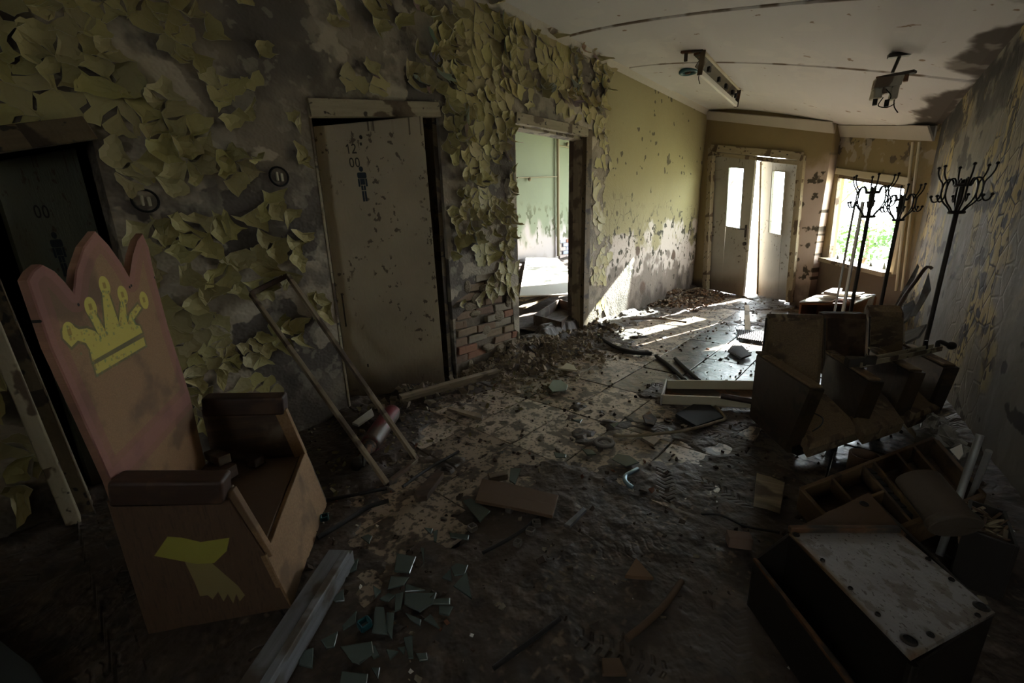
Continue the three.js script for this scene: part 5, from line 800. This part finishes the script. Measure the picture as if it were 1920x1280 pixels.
shard('triangular shard below the broken panes near the bottom', [[-1.017,.02,-.511],[-.981,.02,-.532],[-.978,.02,-.499]], G);
shard('tiny shard beside the lower triangular one', [[-.994,.02,-.537],[-.979,.02,-.556],[-.959,.02,-.538]], G);
shard('rounded small shard below the long tapering one', [[-.933,.02,-.563],[-.91,.02,-.587],[-.888,.02,-.574],[-.906,.02,-.555]], G);
shard('small shard at the far tip of the grey beam', [[-1.451,.02,-.625],[-1.438,.02,-.657],[-1.388,.02,-.619],[-1.398,.02,-.598]], G);
shard('narrow shard between the dusty one and the small triangle', [[-1.176,.02,-.652],[-1.16,.02,-.678],[-1.106,.02,-.629],[-1.113,.02,-.607]], G);
shard('small dark shard left of the pale floor patch', [[-1.544,.02,-.728],[-1.537,.02,-.759],[-1.511,.02,-.764],[-1.481,.02,-.73]], G);
shard('broken shard resting on the biggest pane fragment', [[-1.068,.02,-.47],[-1.058,.02,-.495],[-1.014,.02,-.486],[-1.02,.02,-.468]], G);
// square plastic tube ends
for (const [c, s, l] of [[[-1.213,.012,-1.073], 0.03, 'square plastic ring left of the curved stick'], [[-1.17,.012,-1.268], 0.026, 'square plastic ring just in front of the brown board'], [[-1.014,.012,-1.273], 0.03, 'square plastic ring right of the curved stick'], [[-1.002,.012,-1.217], 0.03, 'square plastic ring between two others right of the curved stick'], [[-.999,.012,-1.128], 0.026, 'square plastic ring nearest the camera below the curved stick'], [[-1.789,.012,-.688], 0.03, 'teal square plastic ring by the throne front'], [[-1.14,.02,-.51], 0.034, 'teal square plastic ring among the broken panes']]) { const h = s / 2, t = rr(0, 1.5), R2 = (x, z) => [c[0] + Math.cos(t) * x - Math.sin(t) * z, c[1] + 0.01, c[2] + Math.sin(t) * x + Math.cos(t) * z]; const k = [[-h, -h], [h, -h], [h, h], [-h, h]].map((q) => R2(...q)); solo('square_ring', l, 'ring', merge(k.map((p, i) => bar(p, k[(i + 1) % 4], 0.007, 0.022))), l.startsWith('teal') ? M.tealplastic : M.greyring); }
flat('tile_piece', 'orange-brown triangular tile piece lying alone in the foreground', 'tile', [[-.583,.03,-1.354],[-.49,.03,-1.304],[-.575,.03,-1.246]], 0.014, std({ color: 0x6c5036, roughness: 0.8 }));
flat('tile_piece', 'dark square tile piece near the bottom edge right of centre', 'tile', [[-.484,.025,-.917],[-.443,.025,-.952],[-.403,.025,-.922],[-.458,.025,-.876]], 0.012, M.brown);
flat('wood_offcut', 'small grey wood strip in the boot-printed dirt', 'offcut', [[-.914,.025,-1.343],[-.912,.025,-1.496],[-.893,.025,-1.492],[-.888,.025,-1.346]], 0.014, M.greywood);
flat('wood_offcut', 'dark brown offcut lying behind the brown board', 'offcut', [[-1.433,.04,-1.397],[-1.379,.04,-1.493],[-1.349,.04,-1.459],[-1.399,.04,-1.374]], 0.03, M.darkwood);
flat('wood_offcut', 'split dark offcut pointing at the leaning frame', 'offcut', [[-1.608,.04,-1.052],[-1.673,.04,-1.256],[-1.63,.04,-1.264],[-1.535,.04,-1.077],[-1.562,.04,-1.034]], 0.03, M.darkwood);
flat('wood_offcut', 'flat brown offcut under the bent trim strip', 'offcut', [[-.997,.025,-2.286],[-.961,.025,-2.349],[-.904,.025,-2.343],[-.901,.025,-2.245]], 0.016, M.palewood);
flat('tile_piece', 'pale dusty tile piece near the doorway pier', 'tile', [[-2.113,.04,-3.017],[-2.153,.04,-3.178],[-2.064,.04,-3.167],[-1.96,.04,-3.06]], 0.014, M.cream);
solo('brick', 'loose hollow brick lying in the dark before the cabinet', 'brick', box([-.305,.03,-1.709], [0.09, 0.05, 0.05], 0.5, 0.004), M.brick[1]);
{ // crumbs nobody could count
  rnd = mul(13); const base = clean(new THREE.BoxGeometry(1.5, 1.5, 1.5)); jitter(base, 1.5, 0.71); 
  const spill = (name, label, n, m, size, where) => { const im = new THREE.InstancedMesh(base, m, n), M4 = new THREE.Matrix4(), q = new THREE.Quaternion(); for (let i = 0; i < n; i++) { const [x, z] = where(); const s = size * Math.pow(rnd(), 2.2) + 0.0035; q.setFromEuler(new THREE.Euler(rr(0, 6), rr(0, 6), rr(0, 6))); M4.compose(new THREE.Vector3(x, Math.max(dirtY(x, z), -0.003) + s * 0.25, z), q, new THREE.Vector3(s * rr(0.7, 1.6), s * rr(0.3, 0.8), s * rr(0.6, 1.3))); im.setMatrixAt(i, M4); } im.castShadow = im.receiveShadow = true; im.name = numbered(name); im.userData = { label, category: 'rubble', kind: 'stuff' }; scene.add(im); };
  const any = () => { const z = -0.5 - Math.pow(rnd(), 1.3) * 7.2; return [lerp(XL + 0.03, xr(z) - 0.06, rnd()), z]; }, wall = () => { let z = rr(-8.1, -1.5); if (z < -4.8 && z > -6.3) z += 2.2; return [XL + 0.02 + 0.5 * Math.pow(rnd(), 2), z]; }, near = () => { const z = rr(-3.8, -2.4); return [XL + 0.02 + 0.9 * Math.pow(rnd(), 1.5), z]; };
  spill('plaster_crumbs', 'pale plaster crumbs strewn over the hall floor', 700, std({ color: 0x7a6e5c, roughness: 1 }), 0.011, any); spill('dark_crumbs', 'dark wood and soil crumbs strewn over the hall floor', 1400, std({ color: 0x463a30, roughness: 1 }), 0.012, any); spill('wall_rubble', 'lumps of fallen plaster along the foot of the left wall', 1700, std({ color: 0x786a58, roughness: 1 }), 0.03, wall); spill('pier_rubble', 'heap of lumps fallen from the pier between the doorways', 800, std({ color: 0x84755f, roughness: 1 }), 0.024, near); spill('white_crumbs', 'small white chips scattered on the floor', 160, std({ color: 0xc8c4ba, roughness: 0.8 }), 0.007, any); spill('brick_crumbs', 'small orange brick crumbs scattered on the floor', 120, std({ color: 0x6a4632, roughness: 1 }), 0.014, any);
  // dry leaves and paint chips
  const lg = new THREE.CircleGeometry(1, 5); lg.scale(1, 0.5, 1); const lp = lg.attributes.position; for (let i = 0; i < lp.count; i++) lp.setZ(i, 0.35 * lp.getX(i) ** 2); lg.computeVertexNormals();
  const litter = (name, label, n, m, size, where) => { const im = new THREE.InstancedMesh(lg, m, n), M4 = new THREE.Matrix4(), q = new THREE.Quaternion(); for (let i = 0; i < n; i++) { const [x, z] = where(), s = size * rr(0.4, 1); q.setFromEuler(new THREE.Euler(-1.57 + rr(-0.6, 0.6), rr(-0.6, 0.6), rr(0, 6.28))); M4.compose(new THREE.Vector3(x, Math.max(dirtY(x, z), 0) + 0.008, z), q, new THREE.Vector3(s, s, s)); im.setMatrixAt(i, M4); } im.castShadow = im.receiveShadow = true; im.name = numbered(name); im.userData = { label, category: 'litter', kind: 'stuff' }; scene.add(im); };
  litter('dry_leaves', 'brown dry leaves drifted along the left wall near the double door', 1100, std({ color: 0x5e442c, roughness: 0.9, side: THREE.DoubleSide }), 0.045, () => { const z = rr(-8.1, -6.3); return [XL + 0.03 + 0.75 * Math.pow(rnd(), 1.4), z]; });
  litter('paint_chips', 'fallen olive paint chips lying under the peeling wall', 420, std({ color: 0x6e6444, roughness: 0.8, side: THREE.DoubleSide }), 0.03, () => { const z = rr(-4.6, -0.4); return [XL + 0.06 + 0.9 * Math.pow(rnd(), 1.6), z]; });
}

// ---------- outdoors ----------
struct('ground', box([0, -0.4, -30], [120, 0.2, 60]), std({ color: 0x8c8a70, roughness: 1 }));
{
  const leafG = (() => { const p = [0, 0, 0, 0.5, 0.32, 0.06, 1, 0, 0, 0.5, -0.32, 0.06], g = new THREE.BufferGeometry(); g.setAttribute('position', new THREE.Float32BufferAttribute([...p.slice(0, 6), ...p.slice(6, 9), ...p.slice(0, 3), ...p.slice(6, 9), ...p.slice(9, 12)], 3)); g.setAttribute('uv', new THREE.Float32BufferAttribute(new Float32Array(12), 2)); g.computeVertexNormals(); return g; })();
  const leafM = [0x24400e, 0x304a16, 0x33421f].map((c) => new THREE.MeshPhysicalMaterial({ color: c, roughness: 0.8, transmission: 0.3, thickness: 0 }));
  const tree = (name, label, cat, x, z, h, r, n, trunkR, size, k, y0) => {
    const t = thing(name, label, cat, [x, -0.3, z]);
    part(t, 'trunk', merge([tube([[x, -0.3, z], [x + 0.1, h * 0.4, z], [x - 0.1, h * 0.9, z]], trunkR, 8), ...[0, 1, 2, 3].map((i) => tube([[x, h * (0.3 + 0.12 * i), z], [x + Math.cos(i * 2) * r * 0.5, h * (0.5 + 0.1 * i), z + Math.sin(i * 2) * r * 0.5]], trunkR * 0.4))]), M.brown);
    const im = new THREE.InstancedMesh(leafG, leafM[k], n), m = new THREE.Matrix4(), q = new THREE.Quaternion();
    for (let i = 0; i < n; i++) { const a = rnd() * 6.28, u = rnd() * 2 - 1, d = Math.cbrt(rnd()) * r * (0.7 + 0.5 * vn(a * 2, u * 3)); q.setFromEuler(new THREE.Euler(rr(-1, 1), rr(0, 6.28), rr(-1, 1))); m.compose(new THREE.Vector3(Math.cos(a) * Math.sqrt(1 - u * u) * d, y0 + u * d * (h - y0) / r / 1.3 + 0.3, Math.sin(a) * Math.sqrt(1 - u * u) * d), q, new THREE.Vector3(1, 1, 1).multiplyScalar(size * rr(0.6, 1.2))); im.setMatrixAt(i, m); }
    im.name = 'foliage'; im.castShadow = im.receiveShadow = true; im.userData.kind = 'stuff'; t.add(im);
  };
  rnd = mul(5);
  tree('bush', 'leafy green bush low outside the window on the right', 'bush', 0.6, -13.2, 1.6, 1.1, 900, 0.04, 0.13, 0, 0.7);
  tree('bush', 'pale bush behind the coat stands outside the window', 'bush', -0.7, -14.5, 1.3, 1.0, 500, 0.04, 0.13, 1, 0.6);
  tree('tree', 'slim young tree with loose leaves outside the window', 'tree', -1.6, -15.5, 4.6, 1.5, 420, 0.06, 0.13, 2, 2.8);
  tree('tree', 'tree with sparse leaves outside the side room window', 'tree', -3.9, -12.4, 4.4, 1.0, 240, 0.05, 0.2, 1, 3.3);
}
renderer.render(scene, camera);
